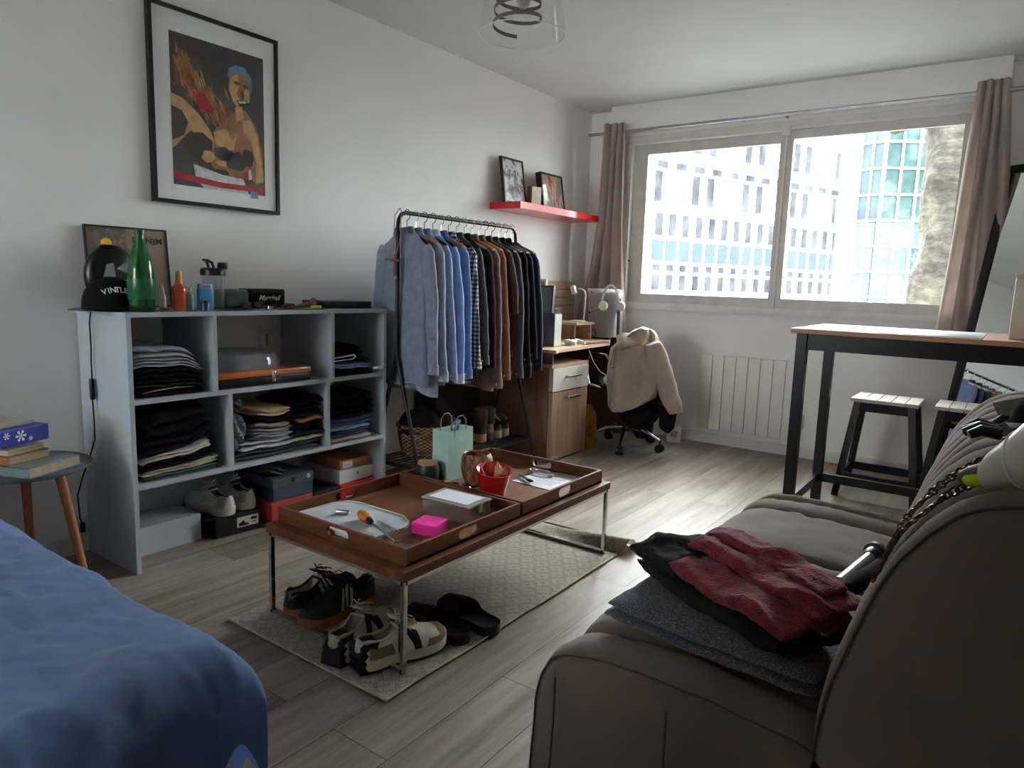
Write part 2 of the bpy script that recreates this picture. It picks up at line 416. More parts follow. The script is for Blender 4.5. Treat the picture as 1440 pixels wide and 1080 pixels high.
# ------------------------------------------------------------------ curtains and rod
rod = thing('curtain_rod', 'slim steel curtain rod across the top of the window', 'curtain rod', (1.7, 4.93, 2.28))
put(MB().cyl((.119, 4.93, 2.281), (3.3, 4.93, 2.285), .0105, n=12), 'pole', M_steel, rod)
put(MB().cyl((.35, 4.93, 2.281), (.35, YW, 2.281), .006).cyl((1.58, 4.93, 2.283), (1.58, YW, 2.283), .006).cyl((2.73, 4.93, 2.284), (2.73, YW, 2.284), .006), 'bracket', M_steel, rod)
M_curt = cloth('taupe_curtain', (200, 186, 179), var=.05, wv=500, bump=.15, fz=6)
def curtain(x0t, x1t, x0b, x1b, zb, n, ph, lab, amp=.028, thin=1.0):
    z1 = 2.345; root = thing('curtain', lab, 'curtain', ((x0t + x1t) / 2, 4.93, zb), group='taupe curtains')
    def f(u, v):
        z = z1 + (zb - z1) * v
        k = v ** thin
        a, b_ = x0t + (x0b - x0t) * k, x1t + (x1b - x1t) * k
        w_ = u + .012 * sin(7 * v + 9 * u)
        y = 4.93 + amp * (1 + .3 * v) * sin(w_ * n * 2 * PI + ph + .5 * v) + .008 * sin(u * 31 + v * 4)
        return Vector((a + (b_ - a) * u + .01 * cos(w_ * n * 2 * PI + ph) , y, z + .004 * sin(u * 40)))
    m = MB().grid(f, 150, 40)
    bmesh.ops.solidify(m.bm, geom=m.bm.faces[:], thickness=.002)
    put(m, 'cloth', M_curt, root)
    return root
cL = curtain(.245, .445, .035, .56, .775, 3.6, .6, 'taupe curtain gathered at the corner, behind the games console', thin=2.4)
cR = curtain(2.645, 2.812, 2.57, 2.945, .80, 4.2, 1.5, 'taupe curtain pulled aside next to the tall black mirror')
for cx_, p in ((.385, cL), (2.69, cR)):
    put(MB().tube([(cx_ + .006, 4.93 + .021 * cos(a), 2.282 + .021 * sin(a)) for a in [2 * PI * i / 20 for i in range(20)]], .004, closed=True), 'grommet', M_steel, p)

# ------------------------------------------------------------------ radiator, sockets
rad = thing('radiator', 'white wall radiator with vertical panels under the window', 'radiator', (1.45, YW - .05, .115))
q = MB(); q.bb(1.14, 1.80, YW - .05, YW - .012, .14, .64); put(q, 'body', M_trim, rad, smooth=False)
for i in range(8):
    x0 = 1.125 + i * .086
    put(MB().bb(x0 + .0015, x0 + .0845, YW - .072, YW - .05, .118, .662, bev=.003), 'slat', plain('radiator_white', (224, 221, 213), .4, var=.01), rad)
put(MB().bb(1.813, 1.86, YW - .06, YW - .01, .20, .30, bev=.006), 'thermostat', M_white, rad)
put(MB().cyl((1.84, YW - .04, .115), (1.84, YW - .04, .2), .006), 'cable', M_white, rad)
s = thing('wall_socket', 'white wall socket low on the left wall, beside the grey cabinet', 'socket', (.006, 1.215, .09))
put(MB().bb(0, .012, 1.165, 1.255, .07, .15, bev=.003), 'plate', M_white, s); put(MB().bb(.012, .03, 1.205, 1.222, .085, .125, bev=.003), 'plug', M_black, s)

# ------------------------------------------------------------------ poster
M_fr = plain('poster_frame_black', (18, 17, 18), .3, var=.1)
po = thing('framed_poster', 'large black-framed poster of a shouting boxer over a red ring rope', 'picture', (.015, 1.86, 1.42))
y0, y1, z0, z1 = 1.554, 2.165, 1.419, 2.213
q = MB(); f = .016; tx0, tx1 = .003, .028
for a in ((y0, y1, z0, z0 + f), (y0, y1, z1 - f, z1), (y0, y0 + f, z0 + f, z1 - f), (y1 - f, y1, z0 + f, z1 - f)): q.bb(tx0, tx1, *a)
put(q, 'frame', M_fr, po, smooth=False)
put(MB().bb(.006, .0165, y0 + .012, y1 - .012, z0 + .012, z1 - .012), 'mount', plain('poster_mount', (234, 236, 236), .7, var=.01), po, smooth=False)
def splash():
    m = NT('poster_ground'); v = m.coord((1, 1, 1)); n = m.noise(v, 9, 6, .7)
    m.l(m.ramp(n, [(.5, (56, 52, 52)), (.72, (70, 64, 60)), (.8, (120, 104, 88))]), m.b.inputs['Base Color']); m.set(**{'Roughness': .6}); return m.m
PY = lambda u: 1.645 + u * .445      # u 0..1 across the print, v 0..1 upward
PZ = lambda v: 1.50 + v * .615
put(MB().bb(.0165, .0175, PY(0), PY(1), PZ(0), PZ(1)), 'print', splash(), po, smooth=False)
def pc(polys, c, nm, lay, parent=None, fn=(PY, PZ), x0=.0175):
    q = MB()
    for pl in polys:
        q.prism([(fn[0](a), fn[1](b_)) for a, b_ in pl], x0 + lay * .00015, x0 + (lay + 1) * .00015 + .0001, Matrix(((0, 0, 1, 0), (1, 0, 0, 0), (0, 1, 0, 0), (0, 0, 0, 1))))
    return put(q, nm, plain('ink_%d_%d_%d' % c, c, .6, var=.1, vs=30), parent or po, smooth=False)
def blob(cx_, cy_, rx, ry, n=14, j=.15, sd=0, rot=0):
    r = random.Random(sd); o = []
    for i in range(n):
        a = 2 * PI * i / n; k = 1 + r.uniform(-j, j); x, y = rx * cos(a) * k, ry * sin(a) * k
        o.append((cx_ + x * cos(rot) - y * sin(rot), cy_ + x * sin(rot) + y * cos(rot)))
    return o
rr = random.Random(4)
tan, dtan, ochre, red, whi, blu, brn = (196, 156, 104), (150, 104, 66), (176, 116, 52), (170, 34, 42), (205, 206, 204), (104, 140, 170), (92, 58, 40)
# paint spatter sweeping from upper left
for c, n, lay in ((brn, 95, 1), (dtan, 110, 2), (tan, 120, 3), (ochre, 50, 4), (red, 12, 5)):
    P = []
    for i in range(n):
        u = min(.97, abs(rr.gauss(.24, .2)) + .02); v = .84 - u * .62 + rr.gauss(0, .06); v = max(.3, min(.93, v)); L = rr.uniform(.03, .15); wv = rr.uniform(.008, .026)
        a = -1.0 + rr.uniform(-.3, .3)
        if u + L * cos(a) > .98 or u - L * cos(a) < .01: continue
        dx, dy = cos(a) * L / 2, sin(a) * L / 2; nx_, ny_ = -sin(a) * wv / 2, cos(a) * wv / 2
        P.append([(u - dx, v - dy), (u - nx_, v - ny_), (u + dx, v + dy), (u + nx_, v + ny_)])
    pc(P, c, 'spatter', lay)
pc([[(.0, .60), (.12, .58), (.27, .50), (.38, .41), (.43, .34), (.40, .25), (.30, .31), (.19, .38), (.12, .33), (.02, .25), (0, .24)]], tan, 'glove_arm', 6)
pc([[(0, .52), (.1, .50), (.16, .43), (.12, .34), (0, .29)], [(.16, .36), (.3, .38), (.41, .33), (.40, .25), (.3, .22), (.16, .24)]], (60, 54, 50), 'glove_shade', 7)
pc([blob(.33, .58, .10, .055, sd=2, rot=-.5)], red, 'glove', 8)
pc([[(.44, .42), (.56, .50), (.62, .56), (.78, .60), (.90, .50), (.97, .34), (.99, .12), (.90, .07), (.80, .12), (.70, .10), (.52, .08), (.42, .14), (.36, .20), (.42, .30)]], dtan, 'torso', 9)
pc([[(.42, .40), (.56, .44), (.62, .36), (.68, .42), (.64, .30), (.56, .28), (.44, .32)], [(.74, .52), (.84, .54), (.92, .42), (.96, .25), (.98, .10), (.88, .08), (.9, .22), (.84, .38), (.76, .44)], blob(.36, .22, .07, .04, sd=5), blob(.50, .19, .06, .02, sd=6)], tan, 'torso_light', 10)
pc([blob(.52, .26, .10, .05, sd=8), blob(.66, .22, .12, .07, sd=9), blob(.80, .26, .07, .06, sd=10), blob(.48, .12, .1, .03, sd=12)], (48, 42, 42), 'torso_shade', 11)
pc([blob(.72, .745, .125, .125, sd=14, j=.04)], dtan, 'head', 12)
pc([[(.62, .80), (.70, .84), (.72, .76), (.68, .70), (.72, .66), (.70, .60), (.64, .64), (.60, .72)], blob(.80, .70, .035, .05, sd=15), [(.66, .60), (.74, .63), (.76, .54), (.68, .50)]], tan, 'face_light', 13)
pc([blob(.69, .775, .035, .012, sd=16), blob(.79, .765, .03, .012, sd=17), blob(.75, .70, .02, .03, sd=18), [(.68, .655), (.80, .672), (.80, .635), (.72, .615)]], (46, 30, 28), 'face_shade', 14)
pc([[(.70, .652), (.79, .665), (.785, .648), (.71, .638)]], whi, 'teeth', 15)
pc([[(.58, .80), (.60, .86), (.68, .90), (.78, .895), (.85, .84), (.87, .76), (.84, .72), (.83, .80), (.76, .85), (.66, .845), (.61, .80)]], blu, 'hair', 15)
pc([[(.2, .155), (.5, .11), (.74, .10), (.8, .0), (.3, .0), (.22, .06)]], whi, 'shorts', 16)
pc([[(0, .085), (.5, .055), (.99, .055), (1, .02), (.5, .015), (0, .04)]], red, 'ring_rope', 17)
pc([[(.74, .15), (.80, .17), (.81, .10), (.76, .09)], [(.84, 0), (.96, 0), (.97, .02), (.84, .02)]], red, 'cuff', 18)
pc([[(.80, .17), (.83, .18), (.84, .11), (.80, .10)]], whi, 'cuff', 18)
pc([[(.82, -.03), (.91, -.03), (.91, .02), (.82, .02)]], blu, 'ring_corner', 19)
put(MB().bb(.0195, .021, y0 + .016, y1 - .016, z0 + .016, z1 - .016), 'glazing', glassy('picture_glass', (255, 255, 255), .008, fres=.04), po, smooth=False)

# ------------------------------------------------------------------ red shelf and what stands on it
M_redlac = plain('red_lacquer', (196, 26, 38), .22, var=.02, coat=.3)
sh = put(MB().bb(0, .2555, 3.851, 4.921, 1.617, 1.663, bev=.0012), 'wall_shelf', M_redlac, label='red floating wall shelf with framed pictures on it', cat='shelf', smooth=False)
def leanM(y, x_base, z, ang, yaw=0): # local: X = along +y(right), Y = up, Z = towards room
    return Matrix.Translation((x_base, y, z)) @ Matrix.Rotation(yaw, 4, 'Z') @ Matrix(((0, 0, 1, 0), (1, 0, 0, 0), (0, 1, 0, 0), (0, 0, 0, 1))) @ Matrix.Rotation(-ang, 4, 'X')
def framed(lab, y, w_, h_, xb, z, ang, f, cf, depth, mat_in, yaw=0, nm='picture_frame', grp=None, mount=None, M=None):
    M = M or leanM(y, xb, z, ang, yaw); r = thing(nm, lab, 'picture', (xb, y, z), group=grp)
    q = MB()
    for a, b_, c_, d_ in ((-w_ / 2, w_ / 2, 0, f), (-w_ / 2, w_ / 2, h_ - f, h_), (-w_ / 2, -w_ / 2 + f, f, h_ - f), (w_ / 2 - f, w_ / 2, f, h_ - f)): q.bb(a, b_, c_, d_, 0, depth)
    put(q.xf(M), 'frame', cf, r, smooth=False)
    put(MB().bb(-w_ / 2 + f, w_ / 2 - f, f, h_ - f, .002, depth - .006).xf(M), 'print', mat_in, r, smooth=False)
    put(MB().bb(-w_ / 2 + f, w_ / 2 - f, f, h_ - f, depth - .004, depth - .003).xf(M), 'glazing', glassy('picture_glass', (255, 255, 255), .008, fres=.04), r, smooth=False)
    return r, M
def photo_mat(name, stops, sc, rot=(0, 0, 0), str_=(1, 1, 1)):
    m = NT(name); n = m.noise(m.coord(str_, rot), sc, 5, .65); m.l(m.ramp(n, stops), m.b.inputs['Base Color']); m.set(**{'Roughness': .5}); return m.m
framed('black-framed black-and-white street photograph, leftmost on the red shelf', 4.01, .255, .305, .09, 1.664, .16, .012, M_fr, .02,
       photo_mat('bw_photo', [(.38, (60, 60, 62)), (.47, (130, 130, 130)), (.52, (200, 200, 202)), (.62, (214, 214, 216))], 14))
r, M = framed('thick black-framed colour picture, rightmost on the red shelf', 4.415, .29, .25, .12, 1.664, .17, .013, M_fr, .045,
       photo_mat('warm_photo', [(.34, (40, 34, 32)), (.44, (140, 34, 30)), (.52, (172, 140, 110)), (.6, (70, 66, 74)), (.7, (150, 128, 96))], 5, str_=(1, 2.4, .7)))
r = thing('small_box', 'small brown-sided box with a cream label, between the two pictures on the red shelf', 'box', (.14, 4.195, 1.664))
put(MB().box((.13, 4.19, 1.732), (.055, .085, .135), rz=-.35, bev=.001), 'carton', plain('brown_card', (104, 74, 62), .6), r)
put(MB().box((.13, 4.19, 1.732), (.057, .078, .128), rz=-.35), 'front_label', plain('cream_paper', (206, 208, 188), .7, var=.05, vs=30), r, smooth=False)

# ------------------------------------------------------------------ ceiling lamp
lc = Vector((1.112, 2.61, 2.187)); lamp = thing('ceiling_lamp', 'clear glass ceiling lamp with a grey metal spiral inside', 'lamp', (lc.x, lc.y, 2.19))
q = MB(); R0 = .186
prof = [(R0, 0), (R0 * .985, .03), (.168, .12), (.15, .2), (.125, .245), (.06, .26)]
q.lathe(prof, lc, 48, cap=False); bmesh.ops.solidify(q.bm, geom=q.bm.faces[:], thickness=.003)
put(q, 'lamp_shade', glassy('lamp_glass', (254, 254, 254), .015, fres=.2), lamp)
put(MB().tube([lc + Vector((cos(a) * R0, sin(a) * R0, 0)) for a in [2 * PI * i / 48 for i in range(48)]], .0022, closed=True), 'rim', M_white, lamp)
sp = [lc + Vector((.088 - .0 * k, 0, 0)) for k in range(0)]
pts = []
for i in range(110):
    a = 2.2 + i * 2 * PI * 2.9 / 109; r_ = .105 - .0001 * i; z = .028 + i / 109 * .165
    pts.append(lc + Vector((cos(a) * r_ - .02, sin(a) * r_ - .01, z)))
q = MB(); rings = [[p + Vector((0, 0, -.0075)), p + Vector((0, 0, .0075)), p + Vector(((p - lc).x, (p - lc).y, 0)).normalized() * .003 + Vector((0, 0, .0075)), p + Vector(((p - lc).x, (p - lc).y, 0)).normalized() * .003 + Vector((0, 0, -.0075))] for p in pts]
q.loops(rings); put(q, 'spiral', plain('grey_spiral', (120, 116, 110), .4, .4), lamp)
q = MB(); q.lathe([(.0, .11), (.02, .113), (.03, .13), (.03, .145), (.018, .17), (.014, .185)], lc, 20); put(q, 'bulb', plain('frosted_bulb', (206, 204, 198), .3), lamp)
q = MB(); q.lathe([(.018, .185), (.02, .25), (.012, .26), (.012, H - lc.z)], lc, 20); q.lathe([(.05, H - lc.z - .03), (.055, H - lc.z)], lc, 24); put(q, 'mount', M_white, lamp)

# ------------------------------------------------------------------ grey cabinet
M_cab = plain('pale_grey_laminate', (172, 179, 185), .5, var=.02, bump=.05, bs=200)
F, c0, c1 = .398, 1.238, 2.515
cab = thing('shelf_cabinet', 'tall pale grey open shelf cabinet full of folded clothes and shoe boxes', 'cabinet', (.2, 1.88, 0))
t_ = .0175
put(MB().bb(.0, F + .002, c0 - .003, c1 + .003, .9815 - t_, .9815, bev=.001), 'top_board', M_cab, cab, smooth=False)
for a in (c0, c1 - t_): put(MB().bb(.016, F, a, a + t_, 0, .9815 - t_), 'side_panel', M_cab, cab, smooth=False)
put(MB().bb(.016, F, c0 + t_, c1 - t_, .6441, .6441 + t_), 'shelf_board', M_cab, cab, smooth=False)
put(MB().bb(.016, F, c0 + t_, c1 - t_, .3228, .3228 + t_), 'shelf_board', M_cab, cab, smooth=False)
for a, z0, z1 in ((1.572, .6441 + t_, .964), (2.166, .6441 + t_, .964), (1.634, .3228 + t_, .6441), (2.138, .3228 + t_, .6441)):
    put(MB().bb(.016, F - .001, a, a + t_, z0, z1), 'divider', M_cab, cab, smooth=False)
put(MB().bb(.016, .03, c0 + t_, c1 - t_, .12, .3228), 'back_board', M_cab, cab, smooth=False)
for y in (2.0, 2.38, 2.47): put(MB().bb(.2, .215, y, y + .004, .95, .964), 'bracket', M_black, cab, smooth=False)
Z1, Z2 = .3228 + t_ + .0006, .6441 + t_ + .0006

def stack(items, yc, wy, x0, x1, z, seed, wav=.006, droop=0.0, tilt=0.0):
    """items bottom->top: (label, colour, thickness, layers, dy, dw, heather)"""
    r = random.Random(seed)
    for it in items:
        lab, col, th, nl, dy, dw = it[:6]; hea = it[6] if len(it) > 6 else 0
        q = MB(); W_ = wy + dw; D = x1 - x0
        for k in range(nl):
            h = th / nl
            zc = z + h * (k + .5)
            jx, jy = r.uniform(-.006, .006), r.uniform(-.008, .008); wj = r.uniform(-.012, .0)
            def wave(px, py, zc=zc, kk=k, h=h):
                u = (py + jy + dy) / (wy / 2); g = (zc - z0_) / .2
                return (fbm(px * 9 + seed, (py + dy) * 9, seed * 3.1) * wav + fbm(px * 13, py * 13 + kk * 5, zc * 40) * .35 * h + fbm(px * 22, py * 22, seed) * wav * .4) * min(1, g * 2 + .12) - droop * max(0, u) ** 2 * g + tilt * py * min(1, g * 2)
            q.pillow(((x0 + x1) / 2 + jx, yc + dy + jy, zc), (D + wj, W_ + wj, h * 1.10), 14, 22, 5, wave)
        q.noisy(.003, 38, seed)
        put(q, 'folded_garment', cloth('garment_%d_%d_%d%s' % (*col, 'h' if hea else ''), col, heather=hea, var=.1), label=lab, cat='clothes')
        z += th
    return z
BLK, NAVY, DNV = (15, 15, 18), (26, 29, 44), (18, 19, 29)
# upper left bay
z0_ = Z2
stack([('black trousers with a tan hem, bottom of the upper left shelf stack', (16, 15, 15), .035, 2, 0, 0), ('thin dark green folded top between black clothes, upper left shelf', (26, 54, 44), .012, 1, .004, .004),
       ('thick black folded hoodie under the grey sweaters, upper left shelf', BLK, .065, 3, 0, 0), ('lower pale grey folded sweater, upper left shelf', (168, 168, 178), .035, 3, .0, .0),
       ('rounded pale grey sweater on top of the upper left stack', (156, 158, 170), .04, 2, -.012, -.03)], 1.405, .285, .05, .385, Z2, 1, wav=.012, droop=.06)
put(MB().tube([(.386, 1.29, .682), (.388, 1.35, .690), (.387, 1.42, .694), (.386, 1.49, .69)], [.002, .004, .004, .002], n=6, flat=.4), 'belt_strap', cloth('tan_strap', (176, 146, 110)), label='thin tan strap edge lying across black folded trousers', cat='strap')
# upper right bay
z0_ = Z2
stack([('dark folded shorts at the bottom of the upper right shelf', DNV, .035, 2, 0, 0), ('pale blue folded shirt, upper right shelf', (150, 168, 212), .028, 2, -.01, -.02), ('navy folded shorts with white drawstring, upper right shelf', (24, 27, 40), .03, 2, -.01, -.02),
       ('black shorts with a white looped hem, upper right shelf', (19, 20, 27), .028, 1, -.03, -.06), ('black folded top crowning the upper right stack', (12, 12, 15), .022, 1, -.03, -.06)], 2.325, .25, .1, .385, Z2, 2, wav=.01, droop=.05)
q = MB(); q.tube([(.382, 2.19, .752), (.386, 2.25, .757), (.386, 2.31, .762), (.384, 2.325, .752), (.386, 2.30, .742), (.386, 2.25, .741), (.382, 2.19, .738)], .005, n=8, flat=.6)
put(q, 'waistband', cloth('white_band', (208, 212, 216)), label='white ribbed waistband loop facing out of the upper right shelf', cat='clothes')
put(MB().box((.39, 2.465, .688), (.03, .045, .014), bev=.003), 'white_tag', M_white, label='small white plastic tag at the edge of the upper right shelf', cat='tag')
# middle left bay
z0_ = Z1
stack([('dark green folded shirt at the bottom of the middle left shelf', (34, 74, 52), .022, 2, .01, 0), ('lower cream folded sweater, middle left shelf', (208, 202, 184), .025, 2, .0, .0), ('black folded sweater between two cream ones, middle left shelf', (15, 15, 20), .035, 2, -.01, 0),
       ('upper cream folded sweater, middle left shelf', (210, 204, 188), .025, 2, -.015, -.04), ('dark navy folded knitwear above the cream sweaters, middle left shelf', (17, 18, 29), .06, 2, -.02, -.04), ('black folded knitwear topping the middle left shelf', (12, 12, 15), .09, 2, -.02, -.05)],
      1.435, .33, .05, .385, Z1, 3, wav=.014, droop=.0, tilt=.16)
# middle centre bay
z0_ = Z1
stack([('navy crumpled trousers along the bottom of the centre shelf', (36, 42, 66), .04, 2, 0, 0), ('pale grey crumpled sweatshirt, left of the centre shelf', (186, 186, 194), .04, 2, -.06, -.16), ('light grey folded trousers, centre shelf', (160, 158, 162), .05, 4, -.04, -.26), ('beige folded trousers, centre shelf', (150, 134, 112), .025, 1, -.035, -.27),
       ('black folded shirt under the tan one, centre shelf', (15, 14, 14), .03, 1, -.04, -.25), ('tan folded shirt on top of the centre shelf pile', (208, 178, 132), .03, 2, -.03, -.28)], 1.897, .455, .06, .385, Z1, 4, wav=.014)
z0_ = Z1 + .03
stack([('pale green crumpled cloth poking from dark clothes, centre shelf', (176, 188, 160), .02, 1, 0, 0), ('dark ribbed trousers at the right of the centre shelf', (26, 28, 40), .06, 2, 0, 0), ('orange and brown printed shirt, right of the centre shelf', (158, 92, 44), .025, 1, .02, -.03), ('black crumpled jumper, top right of the centre shelf', (13, 12, 13), .085, 3, 0, 0)], 2.035, .195, .08, .385, Z1 + .042, 5, wav=.02, tilt=.1)
z0_ = Z1
def crumple(c, d, col, lab, seed, e=.9):
    q = MB(); q.loft([((c[0], c[1], c[2] + d[2] * (k / 9 - .5)), (d[0] / 2 * math.sqrt(max(.02, 1 - (2 * k / 9 - 1) ** 4)), 0, 0), (0, d[1] / 2 * math.sqrt(max(.02, 1 - (2 * k / 9 - 1) ** 4)), 0)) for k in range(10)], 30, e,
        fn=lambda k, a, p: p + Vector((cos(a), sin(a), 0)) * .012 * sin(a * 7 + k * 1.3 + seed))
    q.noisy(.012, 22, seed); return put(q, 'crumpled_garment', cloth('garment_%d_%d_%d' % col, col), label=lab, cat='clothes')
crumple((.31, 1.695, .47), (.12, .07, .16), (120, 124, 136), 'grey striped scrunched top at the left edge of the centre shelf', 2)
crumple((.31, 1.69, .585), (.12, .06, .05), (66, 64, 70), 'dark grey scrunched top in the upper left corner of the centre shelf', 7)
# middle right bay
z0_ = Z1
stack([('pinkish beige patterned shirt at the bottom of the middle right shelf', (182, 164, 154), .02, 1, -.02, -.03), ('dark blue folded jeans near the bottom, middle right shelf', (38, 54, 86), .032, 2, -.02, -.03), ('light blue folded jeans, middle right shelf', (136, 164, 194), .022, 1, -.02, -.03), ('mid blue folded jeans under the black ones, middle right shelf', (52, 78, 124), .036, 2, -.02, -.02),
       ('black folded trousers, middle right shelf', (15, 15, 20), .05, 2, -.01, 0), ('thick black folded trousers on top of the middle right shelf', (12, 13, 17), .07, 2, -.01, 0)], 2.32, .30, .08, .385, Z1, 6, wav=.008)

# turntable
tt = thing('record_player', 'portable record player with an orange wooden deck and clear domed lid', 'record player', (.23, 1.835, Z2))
put(MB().bb(.05, .375, 1.605, 2.06, Z2, .699, bev=.004), 'base', M_black, tt)
put(MB().bb(.045, .382, 1.603, 2.062, .700, .727, bev=.008), 'deck', plain('orange_wood', (206, 110, 58), .3, var=.06, coat=.4), tt)
q = MB(); q.loft([((.2, 1.79, .7275), (.165, 0, 0), (0, .185, 0)), ((.2, 1.79, .765), (.163, 0, 0), (0, .183, 0)), ((.2, 1.79, .792), (.15, 0, 0), (0, .17, 0)), ((.2, 1.79, .80), (.12, 0, 0), (0, .14, 0))], 40, .8)
put(q, 'lid', glassy('smoked_lid', (205, 208, 214), .06, .05, .3), tt)
put(MB().lathe([(.0, .0), (.13, 0), (.13, .006), (0, .006)], (.2, 1.79, .728), 40), 'platter', M_black, tt)
put(MB().bb(.3755, .385, 1.85, 1.87, .675, .72, bev=.003).bb(.3755, .383, 1.81, 1.9, .683, .69), 'clasp', M_chrome, tt)
s = thing('power_adapter', 'small beige plug adapter on the wall behind the record player', 'plug', (.03, 2.09, .8)); put(MB().bb(0, .05, 2.07, 2.12, .79, .85, bev=.006), 'body', M_cream, s); put(MB().bb(.0, .03, 2.05, 2.135, .78, .86, bev=.003), 'plate', M_white, s)

# shoe boxes and boxes at the bottom
def carton(nm, lab, x0, x1, y0, y1, z0, z1, m, lid=None, lidh=.03, cat='box', rz=0, mlid=None):
    c = ((x0 + x1) / 2, (y0 + y1) / 2, z0); r = thing(nm, lab, cat, c, rz); d = (x1 - x0, y1 - y0)
    put(MB().box((0, 0, (z1 - z0 - .001) / 2), (d[0] - .006, d[1] - .006, z1 - z0 - .002), bev=.001), 'box_body', m, r, W=False, smooth=False)
    put(MB().box((0, 0, z1 - z0 - lidh / 2), (d[0], d[1], lidh), bev=.0015), 'lid', mlid or m, r, W=False, smooth=False)
    return r
M_card_b = plain('black_card', (16, 16, 18), .5, var=.06); M_card_w = plain('white_card', (206, 206, 208), .5, var=.02); M_card_o = plain('red_card', (196, 50, 48), .5, var=.04)
put(MB().bb(.032, .24, 1.258, 1.588, .001, .118, bev=.001), 'storage_box', M_cab, label='plain pale grey box on the floor in the cabinet', cat='box', smooth=False)
bx = thing('shoe_box', 'black shoe box with a shoe picture on its label, under the white sneakers', 'shoe box', (.16, 1.745, 0), -.1)
put(MB().box((0, 0, .0445), (.27, .205, .088), bev=.001), 'box_body', M_card_b, bx, W=False, smooth=False)
put(MB().box((-.02, -.02, .0895), (.30, .25, .002)), 'lid', M_card_b, bx, W=False, smooth=False)
put(MB().box((.1357, .042, .05), (.001, .1, .045)), 'sticker', plain('sticker_cream', (196, 194, 178), .6, var=.03), bx, W=False, smooth=False)
Ms = frameM((.1363, .03, .044), (0, 1, 0), (0, 0, 1))
put(MB().prism([(-.03, -.012), (.016, -.012), (.018, -.006), (0, .0), (-.01, .014), (-.02, .004), (-.03, .004)], 0, .0006, Ms), 'shoe_picture', M_card_b, bx, W=False, smooth=False)
put(MB().prism([(.026, .008), (.055, .008), (.055, .02), (.026, .02)], 0, .0006, Ms).prism([(.03, -.004), (.05, -.004), (.05, .0), (.03, .0)], 0, .0006, Ms), 'print', M_card_b, bx, W=False, smooth=False)
carton('shoe_box', 'red-brown shoe box at the bottom, under the dark blue one', .03, .335, 1.872, 2.10, .001, .112, plain('redbrown_card', (132, 62, 48), .5), mlid=plain('redbrown_lid', (172, 60, 54), .5), lidh=.085)
cv = carton('shoe_box', 'dark blue-grey shoe box with a flap lid and round logo, on the red-brown box', .04, .335, 1.88, 2.105, .114, .218, plain('slate_card', (58, 66, 82), .5), mlid=plain('slate_lid', (72, 80, 94), .5), lidh=.04)
put(MB().cyl((.1485, -.005, .085), (.1492, -.005, .085), .012), 'thumb_hole', M_black, cv, W=False)
put(MB().tube([(.149, .083 + .009 * cos(a), .086 + .009 * sin(a)) for a in [2 * PI * i / 20 for i in range(20)]], .0012, closed=True, n=5), 'logo_ring', M_white, cv, W=False)
put(MB().prism([(0.007 * cos(PI / 2 + i * PI / 5) * (1 if i % 2 == 0 else .42), .007 * sin(PI / 2 + i * PI / 5) * (1 if i % 2 == 0 else .42)) for i in range(10)], 0, .0008, frameM((.149, .083, .086), (0, 1, 0), (0, 0, 1))), 'logo_star', M_white, cv, W=False, smooth=False)
crumple((.2, 1.95, .235), (.2, .1, .03), (96, 94, 96), 'grey crumpled paper on the dark blue shoe box', 11)
carton('flat_box', 'low black box between the dark blue shoe box and the white one', .04, .33, 2.112, 2.265, .001, .106, M_card_b)
rb = carton('shoe_box', 'red shoe box at the bottom right of the cabinet, below the white one', .04, .34, 2.27, 2.49, .001, .108, M_card_o, mlid=plain('red_lid', (206, 40, 44), .5), lidh=.05)
put(MB().box((.1508, .03, .08), (.001, .09, .022)).box((.1508, -.02, .04), (.001, .12, .012)), 'white_mark', M_card_w, rb, W=False, smooth=False)
ap = carton('white_box', 'glossy white box with a small dark fruit mark, under the brown parcel', .06, .33, 2.268, 2.493, .110, .176, M_card_w, lidh=.05)
put(MB().prism(blob(0, 0, .006, .007, 12, 0), 0, .0008, frameM((.1355, .005, .04), (0, 1, 0), (0, 0, 1))).prism([(0, .008), (.003, .012), (.001, .012)], 0, .0008, frameM((.1355, .005, .04), (0, 1, 0), (0, 0, 1))), 'fruit_mark', plain('mark_grey', (90, 90, 92), .5), ap, W=False, smooth=False)
br_ = carton('parcel', 'brown cardboard parcel with a white label, on top of the white box', .09, .315, 2.285, 2.482, .178, .222, plain('kraft_card', (172, 124, 80), .7, var=.06), lidh=.02)
put(MB().box((.1131, -.05, .021), (.001, .06, .03)), 'label', M_card_w, br_, W=False, smooth=False)
put(MB().box((.1137, -.055, .024), (.001, .035, .003)).box((.1137, -.05, .017), (.001, .045, .002)), 'print', plain('print_grey', (110, 110, 130), .6), br_, W=False, smooth=False)

